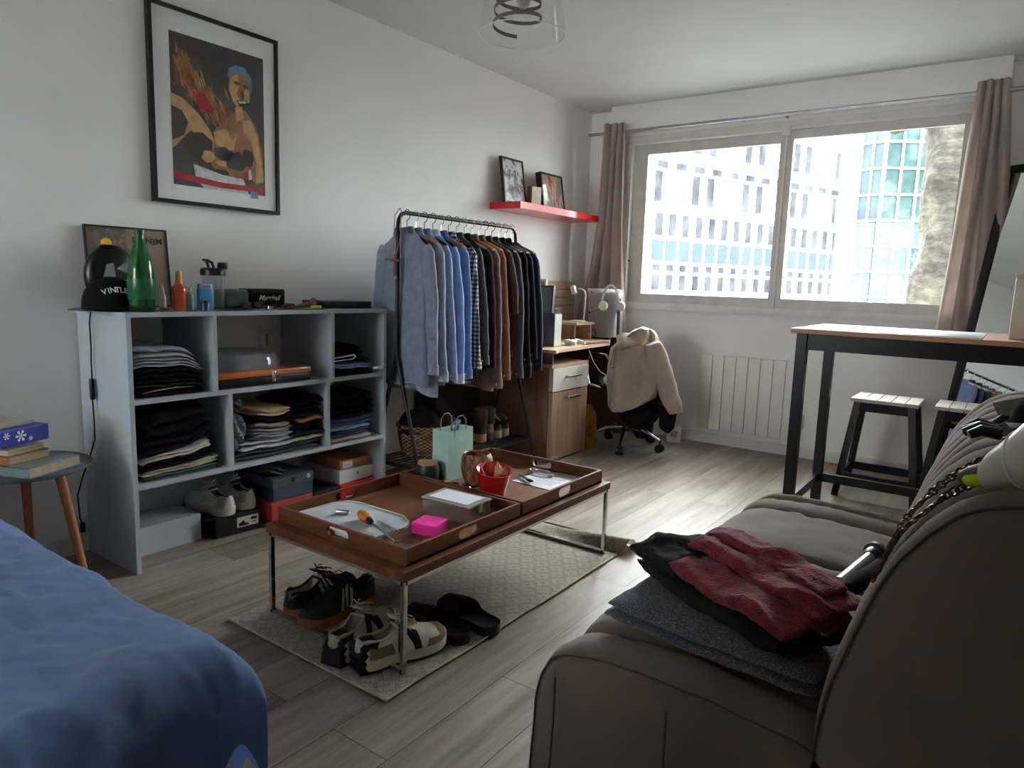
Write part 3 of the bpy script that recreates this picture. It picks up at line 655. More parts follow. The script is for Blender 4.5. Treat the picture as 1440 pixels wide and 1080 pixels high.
# ------------------------------------------------------------------ shoes
def shoe(lab, loc, rz, up_c, sole_c, mid_c=None, kind='flat', L=.285, Wd=.1, Hh=.1, lace_c=(225, 225, 222), grp=None, roll=0, lining=(70, 66, 62), extra=None, heel_c=None, lacem=True, sole_h=.028, z=0):
    r = thing('sneaker', lab, 'shoe', loc, rz, group=grp, rot=(0, roll, rz) if roll else None)
    def hw(t):   # half width along the shoe, 0 heel .. 1 toe
        t = min(1, max(0, t)); w_ = .36 + .10 * sin(min(1, t / .25) * PI / 2) - .05 * sin(max(0, min(1, (t - .15) / .4)) * PI) + .07 * sin(max(0, min(1, (t - .45) / .5)) * PI)
        e_ = min(1, math.sqrt(max(0, 1 - ((.10 - t) / .10) ** 2)) if t < .10 else 1) * (math.sqrt(max(0, 1 - ((t - .80) / .20) ** 2)) if t > .80 else 1)
        return Wd * w_ * max(.03, e_)
    def yl(t): return -L * .45 + L * t
    def bend(t): return .012 * max(0, (t - .72) / .28) ** 2
    def sole(mb, h0, h1, k0=1.0, k1=1.0, t0=0, t1=1, n=30):
        rings = []
        for i in range(n + 1):
            t = t0 + (t1 - t0) * (.5 - .5 * cos(PI * i / n)); w0, w1 = hw(t) * k0, hw(t) * k1; b_ = bend(t); g = .006 * (1 - t)
            rings.append([Vector((-w0, yl(t), h0 + b_)), Vector((w0, yl(t), h0 + b_)), Vector((w1, yl(t), h1 + b_ + g)), Vector((-w1, yl(t), h1 + b_ + g))])
        mb.loops(rings); return mb
    if mid_c:
        put(sole(MB(), 0, .009, .95, 1.0), 'outsole', plain('rubber_%d_%d_%d' % sole_c, sole_c, .8), r, W=False)
        put(sole(MB(), .009, sole_h, 1.04, 1.0), 'midsole', plain('foam_%d_%d_%d' % mid_c, mid_c, .7), r, W=False)
    else: put(sole(MB(), 0, sole_h, .98, 1.03), 'sole', plain('rubber_%d_%d_%d' % sole_c, sole_c, .7, bump=.1), r, W=False)
    s0 = sole_h - .004
    def top(t):   # height of the top ridge
        if t < .1: return Hh * (.86 + .04 * (t / .1))
        if t < .42: return Hh * (.90 - .16 * sin((t - .1) / .32 * PI) + .14 * (t - .1) / .32)
        return Hh * (1.04 - .60 * ((t - .42) / .58) ** .8) * (1 if t < .95 else 1 - .5 * (t - .95) / .05)
    def open_(t): return max(0, 1 - ((t - .235) / .215) ** 2) if .02 < t < .45 else 0
    def S(t, a, off=0):
        w_ = hw(t) * .97 + off; h = max(.012, top(t) - s0) * (.62 + .38 * min(1, hw(t) / (Wd * .30))) + off; ca, sa = cos(a), sin(a)
        e_ = .75 - .25 * min(1, max(0, (t - .4) / .3)) * 0
        x = w_ * (abs(ca) ** .62) * (1 if ca >= 0 else -1); lean = 1 - .22 * sa
        zz = h * (sa ** .72 if sa > 0 else 0)
        return Vector((x * lean * (1 - .22 * (zz / max(h, 1e-6)) * (1 if t < .5 else .3)), yl(t) + (.006 if t < .1 else 0) * 0, s0 + bend(t) + zz))
    nt, na = 34, 26
    tt_ = [(.5 - .5 * cos(PI * i / nt)) for i in range(nt + 1)]
    body, lin_ = MB(), MB()
    vb = {}
    for mbk in ('b', 'l'):
        mb = body if mbk == 'b' else lin_; cache = {}
        def vert(i, j):
            if (i, j) not in cache:
                t, a = tt_[i], PI * j / na; p = S(t, a); o = open_(t); c_ = abs(cos(a))
                if o > 0 and c_ < .72:
                    k = min(1, (.72 - c_) / .3) * o ** .6; p = Vector((p.x, p.y, p.z - (p.z - s0 - .012) * .75 * k))
                cache[i, j] = mb.bm.verts.new(p)
            return cache[i, j]
        for i in range(nt):
            for j in range(na):
                tm, am = (tt_[i] + tt_[i + 1]) / 2, PI * (j + .5) / na; inn = open_(tm) > .05 and abs(cos(am)) < .69
                if inn == (mbk == 'l'):
                    try: mb.bm.faces.new((vert(i, j), vert(i + 1, j), vert(i + 1, j + 1), vert(i, j + 1)))
                    except ValueError: pass
    put(body, 'upper', plain('upper_%d_%d_%d' % up_c, up_c, .6, var=.06, vs=40, bump=.1, bs=300), r, W=False)
    put(lin_, 'lining', cloth('lining_%d_%d_%d' % lining, lining), r, W=False)
    # collar
    col = []
    for side in (0, 1):
        for i in range(12):
            t = .035 + .385 * (i / 11); t = t if side == 0 else .035 + .385 * (1 - i / 11)
            a = math.acos(.70); a = a if side == 0 else PI - a; p = S(t, a); col.append(p)
    put(MB().tube(col, .0042, closed=True, n=8), 'collar', plain('collar_%d_%d_%d' % up_c, shift(up_c, .9), .8), r, W=False)
    # tongue and laces
    put(MB().loft([(S(.40 + .03 * k, PI / 2, .004 - .001 * k) + Vector((0, -.012 * (3 - k) / 3, .014 * (3 - k) / 3)), (.02 * (1 - .05 * k), 0, 0), (0, 0, .003)) for k in range(8)], 12), 'tongue', plain('tongue_%d_%d_%d' % up_c, shift(up_c, 1.03), .8), r, W=False)
    if lacem:
        q = MB()
        for k in range(5):
            t = .43 + .05 * k; w_ = .022 - .001 * k
            q.tube([S(t, PI / 2, .004) + Vector((w_ * s_, .012 * s_ * (1 if k % 2 else -1), -.004 * s_ * s_ + .0055)) for s_ in (-1, -.5, 0, .5, 1)], .0022, n=6)
            q.tube([S(t, PI / 2, .006) + Vector((w_ * s_, 0, -.004 * s_ * s_ + .0055)) for s_ in (-1, -.5, 0, .5, 1)], .0022, n=6)
        p = S(.42, PI / 2, .01)
        for s_ in (-1, 1):
            q.tube([p + Vector((0, 0, .006)), p + Vector((.018 * s_, .006, .014)), p + Vector((.03 * s_, .018, .006)), p + Vector((.018 * s_, .014, .003)), p + Vector((0, 0, .006)), p + Vector((.02 * s_, .03, .004)), p + Vector((.026 * s_, .045, -.004))], .0018, n=6)
        put(q, 'laces', cloth('lace_%d_%d_%d' % lace_c, lace_c), r, W=False)
    def patch(pl, c, nm, side=1, off=.0018, nu=6, nv=6):
        """pl: four (t, a) corners; conforms to the upper"""
        def f(u, v):
            t = (pl[0][0] * (1 - u) + pl[1][0] * u) * (1 - v) + (pl[3][0] * (1 - u) + pl[2][0] * u) * v
            a = (pl[0][1] * (1 - u) + pl[1][1] * u) * (1 - v) + (pl[3][1] * (1 - u) + pl[2][1] * u) * v
            a = a if side == 1 else PI - a; return S(t, a, off)
        q = MB().grid(f, nu, nv); bmesh.ops.solidify(q.bm, geom=q.bm.faces[:], thickness=.0012)
        put(q, nm, plain('trim_%d_%d_%d' % c, c, .6, var=.04), r, W=False)
    if extra: extra(patch, r, S, sole, hw, yl)
    return r
def samba(patch, r, S, sole, hw, yl):
    for sd in (1, -1):
        for k in range(3): patch([(.40 + .075 * k, .06), (.44 + .075 * k, .06), (.395 + .06 * k, .95), (.355 + .06 * k, .95)], (236, 234, 226), 'stripe', sd)
        patch([(.0, .5), (.13, .75), (.15, .95), (.02, 1.25)], (160, 160, 156), 'heel_tab', sd, .002)
    patch([(.68, .25), (.93, .25), (.93, PI - .25), (.68, PI - .25)], (44, 46, 46), 'toe_cap', 1, .0012, 8, 12)
G = (24, 36, 34)
M_gum = (166, 104, 66)
def runner(patch, r, S, sole, hw, yl):
    for sd in (1, -1):
        patch([(.38, .05), (.46, .05), (.50, 1.0), (.42, 1.0)], (30, 38, 52), 'letter_stroke', sd, .003)
        patch([(.55, .05), (.63, .05), (.60, .9), (.54, .95)], (30, 38, 52), 'letter_stroke', sd, .003)
        patch([(.44, .95), (.52, .95), (.62, .08), (.56, .05)], (30, 38, 52), 'letter_stroke', sd, .0034)
        patch([(.08, .02), (.36, .02), (.33, .42), (.1, .5)], (158, 138, 112), 'heel_overlay', sd, .002)
        patch([(.68, .02), (.97, .05), (.93, .5), (.72, .38)], (158, 138, 112), 'toe_overlay', sd, .002)
    patch([(.86, .5), (.96, .4), (.96, PI - .4), (.86, PI - .5)], (170, 150, 122), 'toe_cap', 1, .002, 6, 12)
    q = MB()
    rings = []
    for k in range(9):
        z = -.001 + k * .0105; w_ = .044 - .0012 * k + (.003 if k % 2 else 0); y = yl(0) + .012 - (.014 if k < 4 else .014 - (k - 4) * .004) - (.004 if k % 2 else 0)
        rings.append([Vector((-w_, y + .045, max(0, z))), Vector((-w_ * .8, y, max(0, z))), Vector((w_ * .8, y, max(0, z))), Vector((w_, y + .045, max(0, z)))])
    q.loops(rings); put(q, 'heel_counter', plain('black_lug', (22, 23, 26), .85, bump=.2), r, W=False, smooth=False)
def dunk(patch, r, S, sole, hw, yl):
    for sd in (1, -1):
        patch([(.02, .05), (.2, .05), (.16, .9), (.04, .9)], (196, 192, 182), 'heel_panel', sd, .002)
        patch([(.3, .25), (.62, .1), (.64, .3), (.34, .5)], (208, 206, 200), 'side_panel', sd, .002)
RUG = .008
shoe('black trainer with three white stripes and a gum sole, nearer of its pair', (1.225, 1.510, RUG), PI - .06, G, M_gum, L=.30, Wd=.105, Hh=.115, lace_c=(26, 26, 28), grp='black gum-soled trainers', extra=samba, sole_h=.03, lining=(60, 52, 44))
shoe('black trainer with three white stripes and a gum sole, half hidden behind the other', (1.118, 1.50, RUG), .02, G, M_gum, L=.30, Wd=.105, Hh=.115, lace_c=(26, 26, 28), grp='black gum-soled trainers', extra=samba, sole_h=.03, lining=(176, 164, 134))
shoe('cream running shoe with navy letter and black lugged heel, nearer the table leg', (1.572, 1.425, RUG), -.30, (214, 208, 192), (40, 40, 44), (206, 198, 180), L=.30, Wd=.108, Hh=.118, lace_c=(196, 178, 160), grp='cream running shoes', extra=runner, sole_h=.034, lining=(150, 136, 110))
shoe('cream running shoe with black lugged heel, tipped behind its twin', (1.435, 1.40, RUG), .20, (196, 186, 162), (40, 40, 44), (198, 190, 174), L=.30, Wd=.108, Hh=.118, lace_c=(190, 172, 156), grp='cream running shoes', extra=runner, sole_h=.034, lining=(112, 106, 92))
shoe('white leather sneaker on the black shoe box, left one with dangling lace', (.165, 1.685, .0912), 1.42 + .25, (206, 203, 194), (196, 190, 176), L=.28, Wd=.104, Hh=.108, grp='white sneakers', extra=dunk, sole_h=.03, lining=(96, 90, 84), lace_c=(206, 202, 192))
shoe('white leather sneaker on the black shoe box, right one', (.155, 1.80, .0912), 1.42 + .18, (206, 203, 194), (196, 190, 176), L=.28, Wd=.104, Hh=.108, grp='white sneakers', extra=dunk, sole_h=.03, lining=(70, 66, 62), lace_c=(206, 202, 192))
def slide(lab, loc, rz):
    r = thing('slide_sandal', lab, 'sandal', loc, rz, group='black slides'); L, Wd = .285, .105; Mm = plain('black_rubber', (18, 18, 20), .45, var=.1)
    rings = []; n = 30
    def hw(t): return Wd * .5 * (.80 + .2 * sin(max(0, min(1, (t - .3) / .6)) * PI)) * max(.05, (math.sqrt(max(0, 1 - ((.14 - t) / .14) ** 2)) if t < .14 else 1) * (math.sqrt(max(0, 1 - ((t - .82) / .18) ** 2)) if t > .82 else 1))
    for i in range(n + 1):
        t = .5 - .5 * cos(PI * i / n); w_ = hw(t); y = -L / 2 + L * t; g = .010 * (1 - t) + .012
        rings.append([Vector((-w_ * .94, y, 0)), Vector((w_ * .94, y, 0)), Vector((w_, y, g + .012)), Vector((w_ * .86, y, g + .008)), Vector((w_ * .6, y, g + .003)), Vector((-w_ * .6, y, g + .003)), Vector((-w_ * .86, y, g + .008)), Vector((-w_, y, g + .012))])
    put(MB().loops(rings), 'footbed', Mm, r, W=False)
    def f(u, v):
        t = .44 + .44 * v; a = PI * u; w_ = hw(t) * 1.04; h = .062 - .02 * v
        return Vector((w_ * cos(a), -L / 2 + L * t + (.02 * sin(a) if v < .5 else 0), .012 + h * sin(a) ** .8))
    q = MB().grid(f, 24, 12); bmesh.ops.solidify(q.bm, geom=q.bm.faces[:], thickness=.006); put(q, 'strap', Mm, r, W=False)
slide('black rubber slide under the table, left of the pair', (1.545, 1.622, RUG), PI / 2 - .05)
slide('black rubber slide under the table, right one nearer the rug edge', (1.585, 1.74, RUG), PI / 2 - .18)

# ------------------------------------------------------------------ rug
def rug_mat():
    m = NT('woven_rug'); v = m.coord(); o = m.sep(v)
    a = m.math('ADD', m.math('PINGPONG', m.math('MULTIPLY', o[0], 1), .035), m.math('PINGPONG', m.math('MULTIPLY', o[1], 1), .05))
    d = m.math('PINGPONG', a, .021); dm = m.math('GREATER_THAN', d, .0105)
    sp_ = m.noise(v, 300, 2, .7); f = m.math('ADD', m.math('MULTIPLY', sp_, .8), m.math('MULTIPLY', dm, .045))
    m.l(m.ramp(f, [(.34, (150, 140, 127)), (.46, (216, 206, 192)), (.60, (244, 236, 222))]), m.b.inputs['Base Color'])
    m.set(**{'Roughness': .95}); m.bump(m.math('ADD', sp_, m.math('MULTIPLY', dm, .25)), .6, .004); return m.m
def rugf(u, v):
    x = .972 + (1.708 - .972) * u; y = 1.245 + (2.60 - 1.245) * v
    z = .0065 + .0012 * fbm(x * 6, y * 6, 3)
    if u > .93 or v < .03 or u < .04: z += .001 * abs(fbm(x * 14, y * 14, 1))
    x += .006 * fbm(y * 4, u, 2) * (1 if u > .9 else 0)
    return Vector((x, y, z))
rg = thing('rug', 'beige woven runner rug with a diamond pattern under the coffee table', 'rug', (1.34, 1.95, 0))
q = MB().grid(rugf, 40, 70); bmesh.ops.solidify(q.bm, geom=q.bm.faces[:], thickness=.006); put(q, 'weave', rug_mat(), rg)
def foldf(u, v):   # rucked-up far end
    x = .972 + (1.708 - .972) * u + .03 * v * (u > .5); y = 2.59 + .15 * v
    k = max(0, (u - .3) / .7); z = .0068 + (.045 * k) * max(0, sin(v * PI * 1.15)) + .012 * k * sin(v * 9 + u * 5) * (v > .05)
    return Vector((x + .02 * k * sin(v * PI), y + .02 * k, max(.0065, z)))
q = MB().grid(foldf, 36, 20); bmesh.ops.solidify(q.bm, geom=q.bm.faces[:], thickness=.005); put(q, 'rucked_end', rug_mat(), rg)
q = MB().tube([(.975, 1.246, .009), (1.2, 1.245, .009), (1.45, 1.244, .009), (1.706, 1.246, .009)], .004, n=6).tube([(1.708, 1.246, .008)] + [(1.708 + .006 * fbm(y * 4, 1, 2), y, .009) for y in [1.3 + .1 * k for k in range(13)]], .0035, n=6)
put(q, 'hem', cloth('rug_hem', (186, 172, 150)), rg)

# ------------------------------------------------------------------ coffee table and trays
M_wal = wood('walnut', (70, 37, 20), (126, 73, 42), 'y', .5, spec=.3)
M_walx = wood('walnut_cross', (66, 34, 18), (118, 68, 40), 'x', .5, spec=.3)
ct = thing('coffee_table', 'low coffee table with a walnut top and thin chrome frame', 'table', (1.34, 1.97, RUG))
X0, X1, Y0, Y1 = 1.042, 1.652, 1.368, 2.567; b_ = .007
for x, y in ((X0, Y0), (X1, Y0), (X0, Y1), (X1, Y1)): put(MB().bb(x - b_, x + b_, y - b_, y + b_, .009, .288), 'leg', M_chrome, ct, smooth=False)
q = MB()
for y in (Y0, Y1): q.bb(X0, X1, y - b_, y + b_, .009, .021); q.bb(X0, X1, y - b_, y + b_, .277, .289)
for x in (X0, X1): q.bb(x - b_, x + b_, Y0, Y1, .277, .289)
q.bb(X0, X1, 1.955, 1.969, .277, .289); put(q, 'frame', M_chrome, ct, smooth=False)
put(MB().bb(X0 - .012, X1 + .012, Y0 - .012, Y1 + .012, .2895, .3185, bev=.0015), 'table_top', M_wal, ct, smooth=False)
def holed(mb, w_, h, t, M, hw_=.05, hh=.017, hole=True, cz=None):
    cz = h * .55 if cz is None else cz
    if not hole: mb.prism([(-w_ / 2, 0), (w_ / 2, 0), (w_ / 2, h), (-w_ / 2, h)], -t / 2, t / 2, M); return
    inn = []; n = 32
    for i in range(n):
        a = 2 * PI * i / n; x = hh * cos(a) + (hw_ - hh) * (1 if cos(a) > 0 else -1 if cos(a) < 0 else 0); inn.append((x, cz + hh * sin(a)))
    out = []
    for i, (x, y) in enumerate(inn):
        a = 2 * PI * i / n; dx, dy = cos(a), sin(a)
        k = min((w_ / 2 - abs(x)) / max(1e-6, abs(dx)), ((h - y) / dy if dy > 1e-6 else 1e9), ((0 - y) / dy if dy < -1e-6 else 1e9)); out.append((x + dx * k, y + dy * k))
    for cx_, cy_ in ((w_ / 2, h), (-w_ / 2, h), (-w_ / 2, 0), (w_ / 2, 0)):
        j = min(range(n), key=lambda i: (out[i][0] - cx_) ** 2 * .05 + (out[i][1] - cy_) ** 2 * 1 + abs(inn[i][1] - cy_) * .01 + (0 if (inn[i][0] > 0) == (cx_ > 0) else 9)); out[j] = (cx_, cy_)
    for zz in (-t / 2, t / 2):
        a = [mb.bm.verts.new(M @ Vector((x, y, zz))) for x, y in inn]; b2 = [mb.bm.verts.new(M @ Vector((x, y, zz))) for x, y in out]
        for i in range(n):
            try: mb.bm.faces.new((a[i], a[(i + 1) % n], b2[(i + 1) % n], b2[i]))
            except ValueError: pass
        if zz < 0: A_, B_ = a, b2
        else:
            for P_, Q_ in ((A_, a), (B_, b2)):
                for i in range(n):
                    try: mb.bm.faces.new((P_[i], P_[(i + 1) % n], Q_[(i + 1) % n], Q_[i]))
                    except ValueError: pass
def tray(lab, x0, x1, y0, y1):
    z0, h, t = .319, .052, .011; r = thing('wooden_tray', lab, 'tray', ((x0 + x1) / 2, (y0 + y1) / 2, z0), group='walnut trays on the coffee table')
    put(MB().bb(x0, x1, y0, y1, z0, z0 + .007), 'tray_floor', wood('walnut_floor', (82, 47, 28), (134, 84, 53), 'y', .5, spec=.3), r, smooth=False)
    for y in (y0 + t / 2, y1 - t / 2):
        q = MB(); holed(q, x1 - x0, h, t, frameM(((x0 + x1) / 2, y, z0 + .0), (1, 0, 0), (0, 0, 1))); put(q, 'side', M_walx, r, smooth=False)
    for x in (x0 + t / 2, x1 - t / 2):
        q = MB(); holed(q, y1 - y0 - 2 * t - .0004, h, t, frameM((x, (y0 + y1) / 2, z0 + .0), (0, 1, 0), (0, 0, 1))); put(q, 'side', M_wal, r, smooth=False)
tray('walnut tray holding the pink and clear boxes, nearer end of the coffee table', 1.047, 1.637, 1.392, 1.957)
tray('walnut tray holding the red pot and papers, far end of the coffee table', 1.047, 1.637, 1.972, 2.552)
TZ = .3268
M_pale = plain('pale_grey_shell', (178, 184, 188), .4, var=.05, vs=20)
q = MB(); q.prism([(1.064, 1.42), (1.075, 1.60), (1.10, 1.655), (1.14, 1.668), (1.36, 1.665), (1.415, 1.635), (1.44, 1.59), (1.44, 1.45), (1.42, 1.42)], TZ, TZ + .010)
pl_ = thing('serving_platter', 'pale grey rounded flat dish in the near tray, with tools lying on it', 'dish', (1.25, 1.55, TZ)); put(q, 'dish', M_pale, pl_, smooth=False)
put(MB().tube([(1.066, 1.42, TZ + .012), (1.077, 1.60, TZ + .012), (1.10, 1.652, TZ + .012), (1.14, 1.665, TZ + .012), (1.36, 1.662, TZ + .012), (1.413, 1.633, TZ + .012), (1.437, 1.59, TZ + .012), (1.437, 1.45, TZ + .012), (1.42, 1.423, TZ + .012)], .0026, closed=True, n=8), 'rim', plain('pale_rim', (206, 206, 196), .4), pl_)
PZt = TZ + .0105
lt = put(MB().box((1.19, 1.545, PZt + .007), (.05, .018, .012), rz=.5, bev=.003), 'lighter', M_steel, label='small silver lighter lying on the grey dish', cat='lighter')
sd_ = thing('screwdriver', 'screwdriver with an amber handle lying on the grey dish', 'screwdriver', (1.37, 1.50, PZt))
p0, p1 = Vector((1.262, 1.556, PZt + .017)), Vector((1.520, 1.462, PZt + .008)); d = (p1 - p0)
def along(t): return p0 + d * t
put(MB().tube([along(t) for t in (0, .02, .08, .16, .24, .28)], [.006, .013, .0165, .0165, .012, .010], n=14), 'handle', plain('amber_plastic', (190, 108, 40), .25, var=.1), sd_)
put(MB().tube([along(t) for t in (.28, .32, .35)], [.013, .012, .009], n=14), 'ferrule', M_black, sd_)
put(MB().tube([along(t) for t in (.35, .92, 1.0)], [.0035, .0035, .002], n=10), 'shaft', M_chrome, sd_)
rc = thing('corkscrew', 'small steel folding tool beside the screwdriver', 'tool', (1.40, 1.55, PZt)); put(MB().box((1.40, 1.545, PZt + .006), (.11, .010, .008), rz=-.2, bev=.002), 'blade', M_steel, rc); put(MB().box((1.33, 1.535, PZt + .007), (.04, .014, .012), rz=-.2, bev=.003), 'grip', M_white, rc)
ky = thing('key_bunch', 'bunch of keys on a ring in the front corner of the near tray', 'keys', (1.54, 1.46, TZ))
q = MB()
for k, (x, y, a) in enumerate(((1.53, 1.445, .3), (1.545, 1.47, .8), (1.56, 1.44, -.2), (1.50, 1.46, 1.4), (1.575, 1.475, .5), (1.585, 1.45, 1.1))):
    z = TZ + .002 + .0022 * k
    put(MB().cyl((x, y, z), (x, y, z + .002), .011, n=14).box((x + .026 * cos(a), y + .026 * sin(a), z + .001), (.036, .006, .002), rz=a), 'key', plain('brass', (186, 168, 110), .3, 1) if k % 3 == 0 else M_chrome, ky)
put(MB().tube([(1.545 + .014 * cos(a), 1.455 + .014 * sin(a), TZ + .016) for a in [2 * PI * i / 20 for i in range(20)]], .0012, closed=True, n=6), 'ring', M_chrome, ky)
pk = thing('pink_box', 'bright pink cardboard box in the near tray', 'box', (1.505, 1.635, TZ), .22)
put(MB().box((0, 0, .0145), (.086, .086, .029), bev=.001), 'box_body', plain('magenta_card', (226, 36, 146), .45, var=.02), pk, W=False, smooth=False)
put(MB().box((0, 0, .0300), (.088, .088, .012), bev=.001), 'lid', plain('magenta_lid', (232, 44, 154), .45, var=.02), pk, W=False, smooth=False)
put(MB().box((0, 0, .0362), (.03, .003, .0004)), 'lettering', plain('magenta_dark', (120, 20, 80), .5), pk, W=False, smooth=False)
ac = thing('clear_box', 'clear plastic box with a white lid card in the near tray', 'box', (1.465, 1.815, TZ), .05)
q = MB()
for a in ((-.10, .10, -.062, -.06), (-.10, .10, .06, .062), (-.10, -.098, -.06, .06), (.098, .10, -.06, .06)): q.bb(a[0], a[1], a[2], a[3], 0, .058)
q.bb(-.1, .1, -.062, .062, 0, .002); put(q, 'walls', glassy('acrylic', (236, 226, 220), .06, .04, .06), ac, W=False, smooth=False)
put(MB().box((0, 0, .061), (.208, .132, .006), bev=.002), 'lid', glassy('acrylic_lid', (236, 232, 228), .12, .05, .25), ac, W=False)
put(MB().box((0, 0, .0648), (.165, .10, .0012)), 'card', plain('lid_card', (200, 204, 214), .6, var=.03), ac, W=False, smooth=False)
for sx_ in (-1, 1): put(MB().box((sx_ * .1, -.0 , .045), (.006, .02, .03), bev=.002), 'latch', glassy('acrylic_lid'), ac, W=False)
# far tray
def pot_mat():
    m = NT('glazed_stoneware'); v = m.coord((1, 1, .35)); n = m.noise(v, 60, 5, .7)
    m.l(m.ramp(n, [(.38, (48, 26, 18)), (.5, (112, 66, 42)), (.62, (166, 116, 84))]), m.b.inputs['Base Color']); m.set(**{'Roughness': .55}); m.bump(n, .4, .004); return m.m
sp_pot = thing('stoneware_jar', 'brown speckled stoneware jar behind the red pot', 'pot', (1.275, 2.165, TZ))
put(MB().lathe([(.0, 0), (.043, 0), (.058, .03), (.066, .07), (.063, .105), (.055, .122), (.052, .126), (.049, .122), (.056, .10), (.055, .06), (.045, .03), (0, .02)], (1.275, 2.165, TZ), 36), 'body', pot_mat(), sp_pot)
rp = thing('red_pot', 'glossy red pot with a slanted rim and wooden bits inside', 'pot', (1.42, 2.085, TZ))
q = MB(); cc = Vector((1.42, 2.085, TZ)); rings = []
for r_, z, k in ((.0, 0, 0), (.045, 0, 0), (.052, .03, 0), (.060, .06, .3), (.069, .095, 1), (.071, .10, 1), (.064, .101, 1), (.055, .095, 1), (.046, .06, .3), (.036, .02, 0), (0, .018, 0)):
    rings.append([cc + Vector((max(r_, 1e-5) * cos(a), max(r_, 1e-5) * sin(a), z + k * .014 * cos(a - 2.6))) for a in [2 * PI * i / 40 for i in range(40)]])
q.loops(rings); put(q, 'body', plain('red_glaze', (168, 18, 26), .18, var=.04, coat=.5), rp)
wd = thing('wood_chips', 'pale wooden chips and twigs sticking out of the red pot', 'wood', (1.44, 2.09, TZ + .02))
q = MB(); q.prism([(0, 0), (.03, .005), (.034, .02), (.02, .03), (.012, .055), (.002, .03)], 0, .003, frameM((1.43, 2.075, TZ + .085), (.8, .6, 0), (-.1, 0, 1)))
q.prism([(0, 0), (.03, .0), (.024, .03), (.01, .02)], 0, .003, frameM((1.445, 2.10, TZ + .075), (.6, .8, .3), (0, .2, 1)))
q.tube([(1.41, 2.06, TZ + .05), (1.388, 2.05, TZ + .11), (1.395, 2.065, TZ + .128)], .0025, n=6); q.cyl((1.42, 2.085, TZ + .02), (1.44, 2.085, TZ + .09), .012)
put(q, 'chips', plain('pale_wood', (188, 150, 112), .8, var=.15), wd, smooth=False)
cn = thing('jar_candle', 'black ceramic jar with a light wooden lid, behind the near tray', 'candle', (1.12, 2.045, TZ))
put(MB().lathe([(0, 0), (.036, 0), (.044, .012), (.048, .035), (.047, .06), (.041, .077), (0, .077)], (1.12, 2.045, TZ), 32), 'jar', plain('black_ceramic', (34, 38, 42), .45, var=.1), cn)
put(MB().lathe([(0, .077), (.040, .077), (.041, .085), (0, .086)], (1.12, 2.045, TZ), 32), 'lid', wood('lid_wood', (160, 112, 74), (198, 156, 116), 'x', .6), cn)
def gift_bag(lab, x0, x1, y0, y1, z0, h, m, mh, hr=.035, taper=0, axis='y'):
    r = thing('paper_bag', lab, 'bag', ((x0 + x1) / 2, (y0 + y1) / 2, z0)); q = MB()
    def rg_(z, k):
        a = (x1 - x0) / 2; cx_ = (x0 + x1) / 2; return [Vector((x0, y0, z)), Vector((x1, y0, z)), Vector((x1, y1, z)), Vector((x0, y1, z))]
    q.loops([rg_(z0, 0), rg_(z0 + h * .1, 0), rg_(z0 + h, 0)], cap=False); q.bb(x0, x1, y0, y1, z0, z0 + .002)
    for v in q.bm.verts:
        k = (v.co.z - z0) / h
        if axis == 'y': v.co.x = (x0 + x1) / 2 + (v.co.x - (x0 + x1) / 2) * (1 - .12 * k)
    bmesh.ops.subdivide_edges(q.bm, edges=q.bm.edges[:], cuts=4, use_grid_fill=True); q.noisy(.0025, 14, 3)
    put(q, 'bag_body', m, r)
    for s_ in (-1, 1):
        cx_ = (x0 + x1) / 2 + s_ * (x1 - x0) / 2 * .86; cy_ = (y0 + y1) / 2; ww = (y1 - y0) * .22
        put(MB().tube([(cx_, cy_ - ww, z0 + h - .03), (cx_, cy_ - ww, z0 + h), (cx_, cy_ - ww * .9, z0 + h + hr * .7), (cx_, cy_ - ww * .4, z0 + h + hr), (cx_, cy_ + ww * .4, z0 + h + hr), (cx_, cy_ + ww * .9, z0 + h + hr * .7), (cx_, cy_ + ww, z0 + h), (cx_, cy_ + ww, z0 + h - .03)], .0022, n=6), 'handle', mh, r)
    return r
gb = gift_bag('pale turquoise paper bag with rope handles, in the far tray', 1.09, 1.178, 2.10, 2.262, TZ, .205, plain('turquoise_paper', (158, 190, 180), .7, var=.04, vs=14), plain('grey_rope', (112, 118, 132), .8), .055)
put(MB().cyl((1.172, 2.182, TZ + .165), (1.175, 2.182, TZ + .165), .008, n=14), 'seal', plain('seal', (190, 206, 200), .4), gb)
put(MB().pillow((1.21, 2.085, TZ + .008), (.075, .035, .015), 10, 10, 3, rz=.7), 'wood_stick', plain('palo', (190, 150, 118), .8), label='pale stick of scented wood in front of the turquoise bag', cat='wood')
gl_ = thing('spectacles', 'pair of wire glasses lying in front of the speckled jar', 'glasses', (1.325, 2.02, TZ))
for s_ in (-1, 1): put(MB().tube([(1.315 + s_ * .022 + .016 * cos(a), 2.03, TZ + .018 + .015 * sin(a)) for a in [2 * PI * i / 16 for i in range(16)]], .0012, closed=True, n=5), 'rim', M_chrome, gl_)
put(MB().tube([(1.277, 2.03, TZ + .02), (1.28, 2.09, TZ + .016)], .0012, n=5).tube([(1.353, 2.03, TZ + .02), (1.35, 2.09, TZ + .016)], .0012, n=5), 'temple', M_chrome, gl_)
pa = thing('paper_sheet', 'printed white sheet of paper in the far tray', 'paper', (1.47, 2.37, TZ), -.05)
put(MB().box((0, 0, .001), (.21, .17, .0012)), 'sheet', plain('white_paper', (204, 206, 212), .7, var=.02), pa, W=False, smooth=False)
q = MB(); rr = random.Random(8)
for k in range(9): q.box((-.01 + rr.uniform(-.02, .02), .065 - k * .016, .0018), (.14 + rr.uniform(-.05, .03), .002, .0003))
put(q, 'print_lines', plain('print_blue_grey', (120, 124, 134), .7), pa, W=False, smooth=False)
